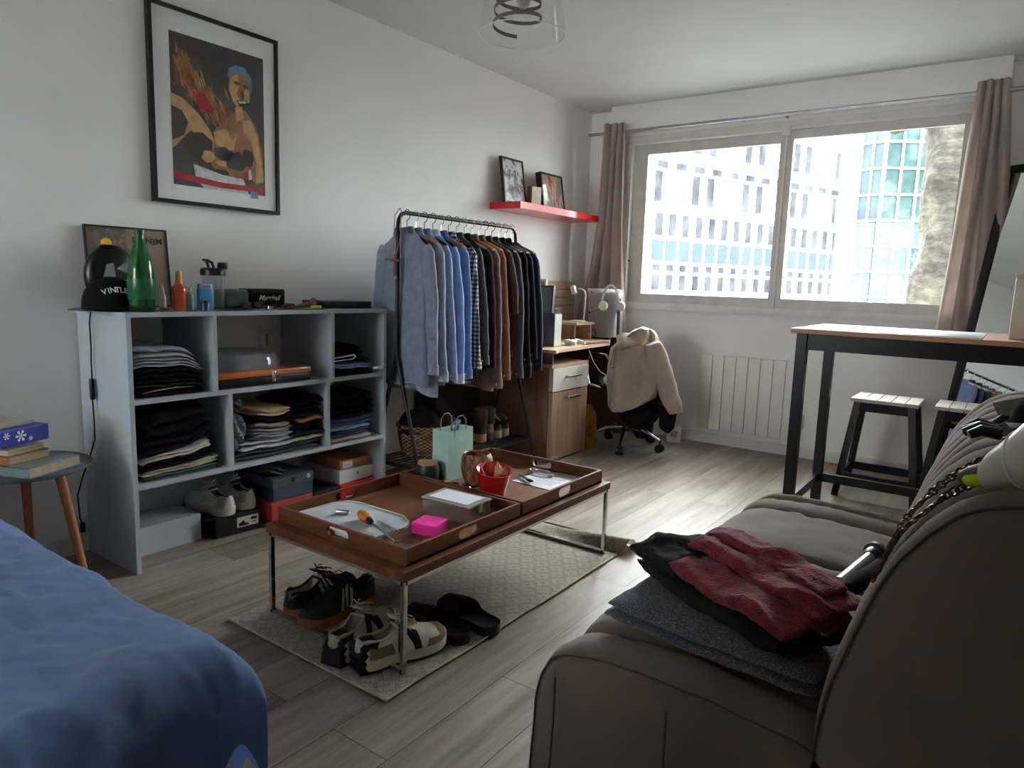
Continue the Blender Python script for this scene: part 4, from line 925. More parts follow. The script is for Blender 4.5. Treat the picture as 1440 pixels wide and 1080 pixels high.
put(MB().box((1.52, 2.485, TZ + .0008), (.17, .09, .0012), rz=.05), 'newspaper', plain('newsprint', (158, 150, 144), .8, var=.12, vs=60), label='grey printed leaflet behind the white sheet', cat='paper', smooth=False)
pe = thing('opener', 'silver bottle opener with a black end on the white sheet', 'opener', (1.41, 2.33, TZ + .003))
put(MB().box((1.395, 2.335, TZ + .010), (.10, .016, .006), rz=-.5, bev=.002), 'bar', M_steel, pe); put(MB().box((1.435, 2.312, TZ + .011), (.03, .02, .009), rz=-.5, bev=.004), 'grip', M_black, pe)
q = MB(); q.tube([(1.40 + .06 * cos(a), 2.452 + .02 * sin(a), TZ + .012 + .0 * a) for a in [2 * PI * i / 24 for i in range(24)]], .005, closed=True, n=8)
put(q, 'bracelet', M_chrome, label='silver bracelet against the far side of the far tray', cat='bracelet')

# ------------------------------------------------------------------ things on top of the cabinet
CT = .9818
M_vinyl = plain('vinyl', (20, 20, 22), .3, var=.1)
for lab, x, y, dz in (('black vinyl record lying under the black cap, sticking out over the corner', .205, 1.292, 0), ('black vinyl record lying under the bottles', .225, 1.70, 0), ('black vinyl record lying under the wooden bits', .215, 2.09, 0)):
    r = thing('vinyl_record', lab, 'record', (x, y, CT), group='records on the cabinet')
    put(MB().lathe([(.004, 0), (.151, 0), (.151, .002), (.05, .0025), (.004, .0025)], (x, y, CT), 48), 'disc', M_vinyl, r)
def sleeve_mat():
    m = NT('sleeve_print'); v = m.coord(); n = m.noise(v, 16, 6, .7); o = m.sep(v)
    f = m.math('ADD', n, m.math('MULTIPLY', o[1], -1.3))
    m.l(m.ramp(f, [(.36, (146, 126, 108)), (.5, (138, 118, 102)), (.58, (96, 84, 76)), (.72, (118, 108, 100))]), m.b.inputs['Base Color']); m.set(**{'Roughness': .45}); return m.m
sl = thing('record_sleeve', 'framed record sleeve lettered in black, leaning on the wall behind the green bottle', 'record sleeve', (.04, 1.435, CT))
Ml = leanM(1.437, .045, CT + .003, .1)
put(MB().bb(-.158, .158, 0, .317, 0, .008).xf(Ml), 'sleeve', sleeve_mat(), sl, smooth=False)
q = MB()
for a in ((-.162, .162, -.002, .004), (-.162, .162, .313, .319), (-.162, -.157, .004, .313), (.157, .162, .004, .313)): q.bb(*a, -.002, .014)
put(q.xf(Ml), 'frame', plain('dark_thin_frame', (42, 38, 36), .4), sl, smooth=False)
M_ink = plain('ink_black', (22, 20, 20), .5)
text('lettering', 'EMIN', .034, M_ink, sl, Ml @ Matrix.Translation((.058, .268, .0085)), spacing=1.05)
text('lettering', 'M', .034, M_ink, sl, Ml @ Matrix.Translation((.128, .268, .0085)))
text('lettering', 'E', .034, M_ink, sl, Ml @ Matrix.Translation((.104, .268, .0085)) @ Matrix.Rotation(PI, 4, 'Z'))
# caps
hat = thing('baseball_cap', 'black cap with arched white lettering, left end of the cabinet top', 'cap', (.255, 1.262, CT + .003))
q = MB(); hc = Vector((.245, 1.262, CT + .003)); rings = []
for k in range(11):
    t = k / 10; a = t * PI / 2; rings.append([hc + Vector((.088 * cos(a) * cos(b2) ** 1, .098 * cos(a) * sin(b2), .004 + .118 * sin(a) ** .85)) for b2 in [2 * PI * i / 32 for i in range(32)]])
q.loops(rings); put(q, 'crown', cloth('black_cap_cloth', (20, 20, 22)), hat)
q = MB(); q.loft([(hc + Vector((.07 + .008 * k, .03 + .004 * k, .012 - .0005 * k)), (0, .075 * math.sqrt(max(.05, 1 - (k / 9) ** 2)), 0), (.004, 0, .0035)) for k in range(10)], 16); put(q, 'visor', cloth('black_cap_cloth', (20, 20, 22)), hat)
letters = 'VINTLES'
for i, ch in enumerate(letters):
    a = (-.62 + i * .2); b2 = a * .62 - .12
    pos = hc + Vector((.083 * cos(b2 * 1.15), .098 * sin(b2 * 1.15), .062 + .012 * cos(a * 2)))
    nrm = Vector((cos(b2), sin(b2), .35)).normalized(); X_ = Vector((0, 0, 1)).cross(nrm).normalized()
    text('letter', ch, .028, M_white, hat, frameM(pos + nrm * .004, X_, nrm.cross(X_)) @ Matrix.Rotation(-a * .5, 4, 'Z'))
hm = thing('round_mask', 'round black headgear with white and grey patches, standing behind the cap', 'headgear', (.13, 1.318, CT + .003))
hq = Vector((.135, 1.318, CT + .003 + .122)); q = MB()
q.loft([(hq + Vector((0, 0, -.122 + .244 * (.5 - .5 * cos(PI * k / 16)))), (.045 * max(.02, sin(PI * k / 16)) , 0, 0), (0, .098 * max(.02, sin(PI * k / 16)), 0)) for k in range(17)], 32); put(q, 'shell', plain('black_gloss', (18, 18, 20), .25), hm)
def onm(y, z): return hq.x + .045 * math.sqrt(max(0, 1 - (y / .098) ** 2 - (z / .122) ** 2)) + .001
for pl, c, nm in (([(-.05, -.01), (-.035, .045), (-.01, .05), (-.005, .0)], (196, 200, 202), 'patch'), ([(.0, .03), (.03, .05), (.06, .03), (.06, .005), (.0, .0)], (190, 194, 198), 'patch'), ([(-.01, -.06), (.06, -.06), (.07, -.01), (.0, -.012)], (150, 154, 158), 'patch')):
    q = MB(); q.grid(lambda u, v, pl=pl: Vector((onm(*(lambda y, z: (y, z))(*[pl[0][i] * (1 - u) * (1 - v) + pl[1][i] * u * (1 - v) + pl[2][i] * u * v + pl[3][i] * (1 - u) * v for i in (0, 1)])) + .0015,
        hq.y + pl[0][0] * (1 - u) * (1 - v) + pl[1][0] * u * (1 - v) + pl[2][0] * u * v + pl[3][0] * (1 - u) * v, hq.z + pl[0][1] * (1 - u) * (1 - v) + pl[1][1] * u * (1 - v) + pl[2][1] * u * v + pl[3][1] * (1 - u) * v)), 6, 6)
    bmesh.ops.solidify(q.bm, geom=q.bm.faces[:], thickness=.002); put(q, nm, plain('trim_%d_%d_%d' % c, c, .6, var=.04), hm)
put(MB().lathe([(.026, 0), (.024, .002), (.018, .003), (.018, .012), (.011, .022), (0, .025)], (hq.x + .01, hq.y - .018, hq.z + .1185), 20), 'toy_helmet', plain('yellow_plastic', (222, 168, 40), .35), label='tiny yellow toy helmet perched on the round black headgear', cat='toy')
# bottles
def bottle(nm, lab, x, y, prof, m, parts=(), n=28, sx=1, sy=1, cat='bottle', z=CT + .0026, rz=0):
    r = thing(nm, lab, cat, (x, y, z)); put(MB().lathe(prof, (x, y, z), n, sx, sy), 'body', m, r)
    for pn, pp, pm in parts: put(MB().lathe(pp, (x, y, z), n, sx, sy), pn, pm, r)
    return r
M_gpet = glassy('green_pet', (84, 184, 104), .05, .05, .12)
gbp = [(0, 0), (.036, 0), (.043, .008), (.045, .03), (.0445, .06), (.046, .11), (.044, .145), (.036, .19), (.027, .225), (.018, .255), (.0145, .272), (.0145, .28)]
bottle('water_bottle', 'large green plastic water bottle at the front of the cabinet top', .345, 1.325, gbp, M_gpet, (('label', [(.0455, .045), (.0466, .047), (.0474, .11), (.0462, .122), (.0455, .122)], glassy('green_label', (60, 140, 90), .05, .2, .45)),
    ('lid', [(0, .278), (.0165, .278), (.0165, .297), (.014, .299), (0, .299)], plain('dark_green_cap', (20, 60, 44), .4))), 36, z=CT)
put(MB().lathe([(0, .002), (.040, .004), (.0435, .03), (.0435, .10), (0, .10)], (.345, 1.325, CT), 30), 'water', glassy('green_water', (120, 200, 140), .02, .05, .1), bpy.data.objects['water_bottle'])
bottle('spray_can', 'slim black spray can behind the green bottle', .245, 1.405, [(0, 0), (.0185, 0), (.0185, .125), (.015, .135), (.015, .158), (0, .16)], plain('can_black', (34, 32, 34), .35, var=.5, vs=80))
bottle('dropper_bottle', 'small white nozzle bottle left of the orange one', .30, 1.425, [(0, 0), (.0135, 0), (.014, .05), (.009, .062), (.009, .072), (.003, .1), (0, .1)], M_white)
bottle('lip_balm', 'small pink tub beside the white nozzle bottle', .34, 1.418, [(0, 0), (.02, 0), (.02, .010), (0, .011)], plain('pink_tub', (160, 92, 98), .4), cat='tub')
bottle('oil_bottle', 'amber orange spray bottle with an orange cap', .355, 1.463, [(0, 0), (.022, 0), (.025, .006), (.026, .05), (.029, .075), (.027, .09), (.014, .103), (0, .103)], plain('amber_oil', (186, 70, 30), .2, var=.15, vs=40, coat=.6), (('lid', [(.0, .103), (.013, .103), (.0125, .143), (.011, .15), (0, .152)], plain('orange_cap', (214, 128, 44), .35)),), sx=.7)
bottle('perfume_bottle', 'pale aqua glass bottle with a white cap, behind the blue one', .28, 1.535, [(0, 0), (.026, 0), (.027, .05), (.024, .062), (.012, .066), (0, .066)], plain('aqua_glass', (150, 190, 190), .2, coat=.5), (('lid', [(0, .066), (.02, .068), (.02, .086), (0, .088)], M_card_w),))
bottle('small_jar', 'small navy jar in front of the blue bottle', .375, 1.555, [(0, 0), (.017, 0), (.018, .028), (.015, .033), (0, .033)], plain('navy_jar', (40, 56, 96), .3, var=.2, vs=80), (('lid', [(0, .033), (.0165, .033), (.0165, .043), (0, .044)], M_black),), cat='jar', z=CT)
bd = thing('deodorant', 'bright blue flat bottle with a blue cap', 'bottle', (.345, 1.575, CT + .0026))
q = MB(); q.loft([((.345, 1.575, CT + .003 + z), (.015 * k, 0, 0), (0, .031 * k, 0)) for z, k in ((0, .96), (.004, 1), (.078, 1), (.084, .97))], 28, .5); put(q, 'body', plain('azure_plastic', (48, 132, 190), .3, var=.06, vs=40), bd)
q = MB(); q.loft([((.345, 1.575, CT + .003 + z), (.014 * k, 0, 0), (0, .029 * k, 0)) for z, k in ((.084, 1), (.098, 1), (.103, .9))], 28, .5); put(q, 'lid', plain('azure_cap', (96, 156, 204), .35), bd)
put(MB().bb(.3605, .3612, 1.555, 1.59, CT + .088, CT + .1), 'label', plain('pink_label', (196, 96, 110), .5), bd, smooth=False)
sk = thing('shaker_bottle', 'clear protein shaker with a black flip lid', 'bottle', (.2, 1.70, CT + .0026))
zc = CT + .003; q = MB(); q.lathe([(.036, 0), (.04, .004), (.043, .06), (.047, .14)], (.2, 1.70, zc), 32, cap=False); q.lathe([(0, 0), (.036, 0), (.036, .003), (0, .003)], (.2, 1.70, zc), 32); put(q, 'body', glassy('shaker_clear', (226, 230, 232), .05, .08, .10), sk)
put(MB().lathe([(0, .137), (.050, .137), (.051, .158), (.046, .166), (.03, .17), (0, .17)], (.2, 1.70, zc), 32), 'lid', M_black, sk)
put(MB().tube([(.225, 1.69, zc + .165), (.235, 1.675, zc + .19), (.225, 1.66, zc + .198), (.19, 1.665, zc + .2), (.17, 1.69, zc + .195), (.17, 1.70, zc + .168)], .006, n=8).box((.215, 1.735, zc + .178), (.03, .035, .03), bev=.006), 'flip_cap', M_black, sk)
sg = thing('speaker', 'grey fabric box speaker left of the black one', 'speaker', (.17, 1.815, CT + .0026))
put(MB().bb(.12, .20, 1.745, 1.873, CT + .003, CT + .083, bev=.014), 'case', plain('sage_case', (110, 118, 116), .6), sg); put(MB().bb(.2, .203, 1.758, 1.860, CT + .013, CT + .073, bev=.002), 'grille', cloth('sage_grille', (94, 102, 102)), sg)
sm = thing('amplifier_speaker', 'black speaker with white script lettering on the grille', 'speaker', (.17, 1.965, CT + .0026))
put(MB().bb(.10, .205, 1.88, 2.055, CT + .003, CT + .086, bev=.006), 'case', plain('black_vinyl_case', (24, 24, 26), .6, bump=.2, bs=300), sm); put(MB().bb(.205, .2065, 1.888, 2.047, CT + .012, CT + .076), 'grille', cloth('amp_grille', (30, 30, 32)), sm, smooth=False)
put(MB().bb(.2065, .2075, 1.886, 2.049, CT + .073, CT + .0745).bb(.2065, .2075, 1.886, 2.049, CT + .012, CT + .0135), 'piping', plain('gold_piping', (140, 126, 96), .4), sm, smooth=False)
text('lettering', 'Marshall', .033, M_white, sm, frameM((.2075, 1.968, CT + .046), (0, 1, 0), (0, 0, 1)), shear=.4)
sg2 = thing('sunglasses', 'black folded sunglasses in front of the grey speaker', 'glasses', (.33, 1.80, CT + .0026)); z = CT + .003
for s_ in (-1, 1): put(MB().loft([((.35 + .004 * k, 1.785 + s_ * .03, z + .018), (0, .024 * (1 - .1 * k), 0), (0, 0, .016 * (1 - .1 * k))) for k in range(3)], 18, .8), 'lens', M_black, sg2)
put(MB().tube([(.35, 1.73, z + .026), (.32, 1.75, z + .02), (.30, 1.80, z + .006), (.31, 1.84, z + .005)], .003, n=6).tube([(.35, 1.84, z + .026), (.30, 1.82, z + .03), (.29, 1.77, z + .012), (.28, 1.74, z + .006)], .003, n=6), 'temple', M_black, sg2)
sw = thing('wristwatch', 'silver and black wristwatch next to the sunglasses', 'watch', (.36, 1.86, CT + .0026)); put(MB().cyl((.36, 1.862, z + .004), (.36, 1.862, z + .014), .016, n=24), 'case', M_chrome, sw); put(MB().tube([(.36, 1.862 + .035 * cos(a), z + .022 + .02 * sin(a)) for a in [2 * PI * i / 24 for i in range(24)]], .006, closed=True, n=6, flat=.4), 'watch_band', M_black, sw)
q = MB()
for k in range(3): q.tube([(.33 + .02 * cos(a) + .003 * k, 1.985 + (.032 - .007 * k) * cos(a + k), z + .008 + .007 * k + .004 * sin(3 * a)) if False else (.33 + (.03 - .007 * k) * cos(a), 1.985 + (.034 - .007 * k) * sin(a), z + .006 + .007 * k) for a in [2 * PI * i / 24 for i in range(24)]], .004, closed=True, n=6)
put(q, 'rope_coil', cloth('brown_cord', (84, 64, 54)), label='small coil of brown cord on the cabinet top', cat='cord')
ww = thing('wooden_pipe', 'brown wooden pipe-like stick by the lime lighter', 'stick', (.34, 2.06, CT + .0026)); put(MB().tube([(.33, 2.02, z + .008), (.33, 2.06, z + .016), (.33, 2.105, z + .026), (.33, 2.13, z + .032)], [.007, .010, .011, .013], n=12), 'stem', plain('brown_stick', (120, 84, 62), .6, var=.2, vs=30), ww); put(MB().cyl((.345, 2.11, z + .004), (.325, 2.12, z + .045), .011, n=12), 'knob', plain('brown_stick'  , (120, 84, 62), .6), ww)
put(MB().box((.375, 2.095, z + .009), (.018, .06, .014), rz=.1, bev=.004), 'lime_lighter', plain('lime_plastic', (150, 214, 40), .3), label='lime green lighter near the front edge of the cabinet', cat='lighter')
bf = thing('console_box', 'flat black box with a red label at its corner, right end of the cabinet top', 'box', (.2, 2.34, CT)); put(MB().box((.225, 2.345, CT + .0175), (.20, .27, .034), rz=-.12, bev=.003), 'case', M_black, bf)
put(MB().box((.3285, 2.44, CT + .018), (.003, .035, .026), rz=-.12), 'label', plain('red_label', (206, 52, 40), .4), bf, smooth=False); text('lettering', 'lolli', .02, M_white, bf, frameM((.3305, 2.44, CT + .019), (.12, 1, 0), (0, 0, 1)))
# lamp cord down the cabinet's side
cd = thing('switch_cable', 'black cord with an inline switch hanging down the side of the grey cabinet', 'cord', (.25, 1.222, 0))
cp = [(.17, 1.235, .986), (.155, 1.228, .982), (.145, 1.226, .93), (.15, 1.225, .85), (.142, 1.226, .78), (.148, 1.224, .72)]
put(MB().tube(cp, .003, n=8), 'cable', M_black, cd)
cp2 = [(.146, 1.222, .64), (.155, 1.22, .56), (.175, 1.21, .49), (.15, 1.20, .42), (.10, 1.19, .33), (.05, 1.19, .25), (.035, 1.20, .15), (.03, 1.213, .11)]
put(MB().tube(cp2, .003, n=8), 'cable', M_black, cd)
put(MB().loft([((.147, 1.222, .64 + .08 * k / 6), (.011 * (.7 if k in (0, 6) else 1), 0, 0), (0, .008, 0)) for k in range(7)], 14, .6), 'switch', M_black, cd)

# ------------------------------------------------------------------ clothes rack
rk = thing('clothes_rack', 'black metal clothes rack packed with shirts', 'clothes rack', (.26, 3.3, 0))
YA, YZ_ = 2.542, 3.545; XRK = .445; rt = .0105
RZ = 1.459
pts = [(XRK, YA, .73), (XRK, YA, RZ - .08), (XRK, YA + .006, RZ - .036), (XRK, YA + .024, RZ - .01), (XRK, YA + .055, RZ), (XRK, YZ_ - .055, RZ), (XRK, YZ_ - .024, RZ - .01), (XRK, YZ_ - .006, RZ - .036), (XRK, YZ_, RZ - .08), (XRK, YZ_, .73)]
put(MB().tube(pts, rt, n=12), 'hanging_rail', M_blackm, rk)
for y in (YA, YZ_):
    for x in (.235, .655): put(MB().tube([(XRK, y, .76), (XRK + (x - XRK) * .12, y, .66), (x, y, .006)], rt, n=10), 'leg', M_blackm, rk)
q = MB()
for x in (.29, .60): q.bb(x - .008, x + .008, YA, YZ_, .172, .19)
for y in (YA, YZ_): q.bb(.285, .605, y - .007, y + .007, .172, .19)
for k in range(7): q.bb(.325 + k * .04, .337 + k * .04, YA, YZ_, .18, .19)
put(q, 'shoe_shelf', M_blackm, rk, smooth=False)

def hanger(y, yaw, style, lab):
    m = {'wood': wood('hanger_wood', (150, 92, 52), (196, 134, 84), 'x', .4), 'black': M_black, 'dark': plain('hanger_dark', (58, 34, 26), .4), 'felt': plain('hanger_pale', (186, 178, 150), .6), 'grey': plain('hanger_grey', (110, 106, 104), .5)}[style]
    r = thing('coat_hanger', lab, 'hanger', (XRK, y, RZ - .102), yaw, group='hangers on the rail')
    hook = [(.0, 0, .0), (0, 0, .06)] + [(.028 * sin(a) * 1 - .0, 0, .088 - .028 * cos(a)) for a in [0.0 + i * (PI * 1.35) / 12 for i in range(13)]]
    hook = [(0, 0, 0), (0, 0, .045)] + [(.0 + .026 * sin(a), 0, .071 + .0 - .026 * cos(a)) for a in [.25 * PI * 0 + i * 4.1 / 12 for i in range(13)]]
    # hook curls over the rail: top inside rests on it
    put(MB().tube([(p[0] - .0, p[1], p[2] + .022) for p in hook], .002, n=6), 'hook', M_chrome if style in ('wood', 'felt', 'grey') else M_blackm, r, W=False)
    q = MB(); n = 14; rings = []
    for i in range(n + 1):
        t = -1 + 2 * i / n; x = .185 * t; z = .008 - .062 * abs(t) ** 1.25 + .0; h = .010 if style != 'felt' else .006; w_ = .007 + .010 * abs(t) ** 2 if style in ('wood', 'dark', 'grey') else .006
        rings.append([Vector((x, w_ * cos(a), z + h * sin(a))) for a in [2 * PI * k / 10 for k in range(10)]])
    q.loops(rings); put(q, 'shoulder_bar', m, r, W=False)
    return r
def garment(nm, lab, y, yaw, m, zh=.62, W_=.208, sl=.60, th=.008, ph=0, kind='shirt', mc=None, cuff=True, sleeve_r=.046, splay=.05, cat='shirt'):
    """hangs from z=1.385; body loft, two sleeves, collar, cuffs"""
    r = thing(nm, lab, cat, (XRK - .012, y, zh), yaw, group='clothes on the rack'); z0 = RZ - .09 - zh; q = MB(); secs = []; Wh = .182
    N = 22
    for k in range(N + 1):
        t = k / N; z = z0 * (1 - t)
        dz = z0 - z
        if dz < .075: hw_ = .065 + (Wh - .065) * (dz / .075) ** .9; th_ = .014 + .012 * dz / .075
        else: u = (dz - .075) / (z0 - .075); hw_ = Wh + (W_ - Wh) * u - .012 * sin(u * PI); th_ = .026 + (th) * min(1, u * 1.5)
        secs.append(((0, 0, z), (hw_, 0, 0), (0, th_, 0)))
    def ff(k, a, p):
        u = k / N; return p + Vector((.004 * sin(k * 1.3 + a), (.006 * u * sin(a * 5 + ph) + .004 * u * sin(p.x * 60 + ph * 2 + k * .3)) * (1 if abs(sin(a)) > .2 else .3), .012 * u * u * sin(p.x * 14 + ph) * (1 if k == N else .0)))
    q.loft(secs, 48, .8, fn=ff); q.noisy(.005, 9, ph); put(q, 'body', m, r, W=False)
    for s_ in (-1, 1):
        q = MB(); P = []; R = []
        n = 16
        for i in range(n + 1):
            t = i / n; z = z0 - .07 - sl * t; x = s_ * (Wh - .005 + .04 * sin(min(1, t * 1.6) * PI / 2) * .8 + splay * t ** 1.2); P.append((x, .006 * sin(t * 5 + ph) - .004, z)); R.append((sleeve_r * 1.15 * (1 - .42 * t)) * (.62 if i == 0 else 1) * (1 + .02 * sin(i * 1.3 + ph)))
        q.tube(P, R, n=18, flat=.55, up=(0, 1, 0)); q.noisy(.005, 14, ph + s_); put(q, 'sleeve', m, r, W=False)
        if cuff:
            e = Vector(P[-1]); rr_ = R[-1]; put(MB().loft([(e + Vector((0, 0, .045)), (rr_ * 1.06, 0, 0), (0, rr_ * .66, 0)), (e + Vector((0, 0, -.004)), (rr_ * 1.1, 0, 0), (0, rr_ * .7, 0))], 18), 'cuff', mc or m, r, W=False)
            put(MB().cyl(e + Vector((.01 * s_, -rr_ * .72 - .002, .02)), e + Vector((.01 * s_, -rr_ * .72, .02)), .005, n=10), 'button', M_white, r, W=False)
    if kind == 'shirt':
        col = [Vector((.062 * cos(a), .034 * sin(a) - .004, z0 + .0 + .010 * cos(a) ** 2)) for a in [2 * PI * i / 24 for i in range(24)]]
        q = MB(); q.loops([[c_ + Vector((0, 0, -.012)) for c_ in col], [c_ * 1 + Vector((0, 0, .014)) for c_ in col], [Vector((c_.x * 1.22, c_.y * 1.35, c_.z - .02)) for c_ in col]], cap=False); bmesh.ops.solidify(q.bm, geom=q.bm.faces[:], thickness=.002); put(q, 'collar', mc or m, r, W=False)
    return r
def gingham():
    m = NT('gingham'); o = m.sep(m.coord()); a = m.math('GREATER_THAN', m.math('PINGPONG', o[0], .011), .0055); b2 = m.math('GREATER_THAN', m.math('PINGPONG', o[2], .011), .0055)
    m.l(m.ramp(m.math('MULTIPLY', m.math('ADD', a, b2), .5), [(.1, (206, 204, 200)), (.5, (110, 110, 114)), (.9, (34, 34, 40))]), m.b.inputs['Base Color']); m.set(**{'Roughness': .9}); return m.m
def yoke(r, z0, m):
    put(MB().tube([Vector((-.16, -.030, z0 - .16)), Vector((-.1, -.0345, z0 - .158)), Vector((0, -.036, z0 - .158)), Vector((.1, -.0345, z0 - .158)), Vector((.16, -.030, z0 - .16))], .0016, n=5), 'yoke_seam', m, r, W=False)
G_ = [
 # y, yaw, colour, hanger, kwargs, label
 (2.605, -0.300, (128, 136, 156), 'black', dict(zh=.60, sl=.62), 'grey-blue chambray shirt, first on the rack, facing the room'),
 (2.668, -0.288, (150, 158, 176), 'wood', dict(zh=.56, sl=.66), 'pale grey-blue shirt, second on the rack'),
 (2.732, -0.276, (142, 160, 196), 'black', dict(zh=.60, sl=.66), 'soft blue striped shirt, third on the rack'),
 (2.796, -0.264, (136, 168, 214), 'black', dict(zh=.62, sl=.68, mc=(206, 214, 226)), 'sky blue shirt with paler cuffs, fourth on the rack'),
 (2.859, -0.252, (104, 134, 186), 'wood', dict(zh=.64, sl=.66), 'mid blue shirt with buttoned cuffs showing, fifth on the rack'),
 (2.922, -0.240, None, 'black', dict(zh=.60, sl=.62), 'black and white gingham shirt mostly hidden by the blue ones'),
 (2.986, -0.228, (66, 66, 76), 'black', dict(zh=.62, sl=.60), 'dark slate shirt just behind the blue shirts'),
 (3.050, -0.216, (44, 40, 42), 'felt', dict(zh=.64, sl=.62), 'black shirt on a pale hanger, mid rack'),
 (3.113, -0.204, (132, 104, 98), 'wood', dict(zh=.54, sl=.74), 'dusty mauve long-sleeved top with the lowest cuff'),
 (3.176, -0.192, (136, 92, 70), 'wood', dict(zh=.58, sl=.70), 'rust brown overshirt, mid rack'),
 (3.240, -0.180, (62, 46, 38), 'dark', dict(zh=.62, sl=.34, cuff=False), 'dark brown short-sleeved shirt, mid rack'),
 (3.304, -0.168, (64, 66, 70), 'dark', dict(zh=.60, sl=.70, sleeve_r=.05), 'charcoal denim jacket with a grey cuff'),
 (3.367, -0.156, (24, 24, 28), 'grey', dict(zh=.62, sl=.62), 'black shirt on a grey hanger near the end of the rack'),
 (3.430, -0.144, (28, 30, 38), 'grey', dict(zh=.64, sl=.60), 'black jacket second from the end of the rack'),
 (3.494, -0.132, (30, 32, 62), 'grey', dict(zh=.56, sl=.68, kind='knit', cuff=False), 'navy knitted sweater, last on the rack'),
]
for i, (y, yaw, col, hs, kw, lab) in enumerate(G_):
    m = gingham() if col is None else cloth('shirt_%d_%d_%d' % col, col, var=.07, wv=600, bump=.3)
    if 'mc' in kw: kw['mc'] = cloth('cuff_%d' % i, kw['mc'])
    hanger(y, yaw * .6, hs, '%s hanger carrying the %s' % ({'black': 'black plastic', 'wood': 'light wooden', 'dark': 'dark wooden', 'felt': 'pale slim', 'grey': 'grey'}[hs], lab.split(',')[0]))
    g = garment('hanging_shirt' if i < 14 else 'hanging_sweater', lab, y, yaw * .6, m, ph=i * 1.7, **kw)
    if i == 0: yoke(g, 1.392 - .60, m)
# cross on a cord
cr = thing('cross_pendant', 'wooden cross pendant on a pink cord, hanging at the near end of the rack', 'pendant', (XRK + .03, YA - .03, 1.18)); xq, yq = XRK + .014, YA - .022
put(MB().tube([(xq, yq + .02, RZ + .016), (xq - .012, yq, 1.44), (xq - .02, yq - .004, 1.30), (xq, yq - .006, 1.245)], .0025, n=6).tube([(xq, yq + .02, RZ + .016), (xq + .03, yq, 1.46), (xq + .03, yq - .004, 1.33), (xq, yq - .006, 1.245)], .0025, n=6), 'cord', cloth('pink_cord', (168, 132, 122)), cr)
put(MB().box((xq, yq - .008, 1.20), (.014, .008, .11), bev=.002).box((xq, yq - .008, 1.222), (.065, .008, .012), bev=.002), 'cross', wood('cross_wood', (94, 54, 38), (130, 84, 60), 'z', .5), cr)
put(MB().cyl((xq, yq - .008, 1.14), (xq, yq - .004, 1.14), .011, n=14), 'medal', M_steel, cr)

# basket with clothes, lying on the rack shelf
def wicker():
    m = NT('wicker'); o = m.sep(m.coord()); 
    ang = m.math('MULTIPLY', m.math('ARCTAN2', o[1], o[0]), 26); zz = m.math('MULTIPLY', o[2], 330)
    a = m.math('MULTIPLY', m.math('SINE', ang), m.math('SINE', zz)); n = m.noise(m.coord(), 30, 3)
    f = m.math('ADD', m.math('MULTIPLY', a, .5), m.math('MULTIPLY', n, .9))
    m.l(m.ramp(f, [(.1, (60, 40, 26)), (.42, (126, 88, 58)), (.75, (186, 142, 102))]), m.b.inputs['Base Color']); m.set(**{'Roughness': .8}); m.bump(a, .9, .006); return m.m
bk = thing('wicker_basket', 'round woven wicker basket on the rack shelf, heaped with dark clothes', 'basket', (.43, 2.79, .191))
q = MB(); q.lathe([(0, 0), (.105, 0), (.128, .02), (.142, .07), (.150, .13), (.154, .165), (.145, .165), (.138, .13), (.125, .04), (.09, .015), (0, .015)], (.42, 2.79, .191), 64); put(q, 'weave', wicker(), bk)
put(MB().tube([(.42 + .151 * cos(a), 2.79 + .151 * sin(a), .356) for a in [2 * PI * i / 40 for i in range(40)]], .009, closed=True, n=8), 'rim', wicker(), bk)
def heap(nm, lab, c, d, col, seed, cat='clothes', amp=.03):
    q = MB(); rings = []
    for k in range(9):
        a = k / 8 * PI / 2; rings.append([Vector((c[0] + d[0] * cos(a) * cos(b2), c[1] + d[1] * cos(a) * sin(b2), c[2] + d[2] * sin(a))) for b2 in [2 * PI * i / 36 for i in range(36)]])
    q.loops(rings); q.noisy(amp, 12, seed); q.noisy(amp * .4, 34, seed + 3); return put(q, nm, cloth('heap_%d_%d_%d' % col, col, var=.2), label=lab, cat=cat)
heap('crumpled_clothes', 'black and brown crumpled clothes heaped in the wicker basket', (.40, 2.79, .33), (.135, .15, .11), (26, 20, 20), 3)
heap('crumpled_clothes', 'dark brown crumpled sleeve over the rim of the basket', (.46, 2.87, .35), (.085, .085, .065), (40, 30, 29), 8, amp=.018)
put(MB().loft([((.545 + .006 * k, 2.86 + .006 * k, .33 + .012 * k), (.018, .006, 0), (0, .012, .01)) for k in range(5)], 12).noisy(.006, 30), 'blue_tissue', cloth('tissue_blue', (130, 160, 188)), label='light blue scrap of cloth at the basket rim', cat='cloth')
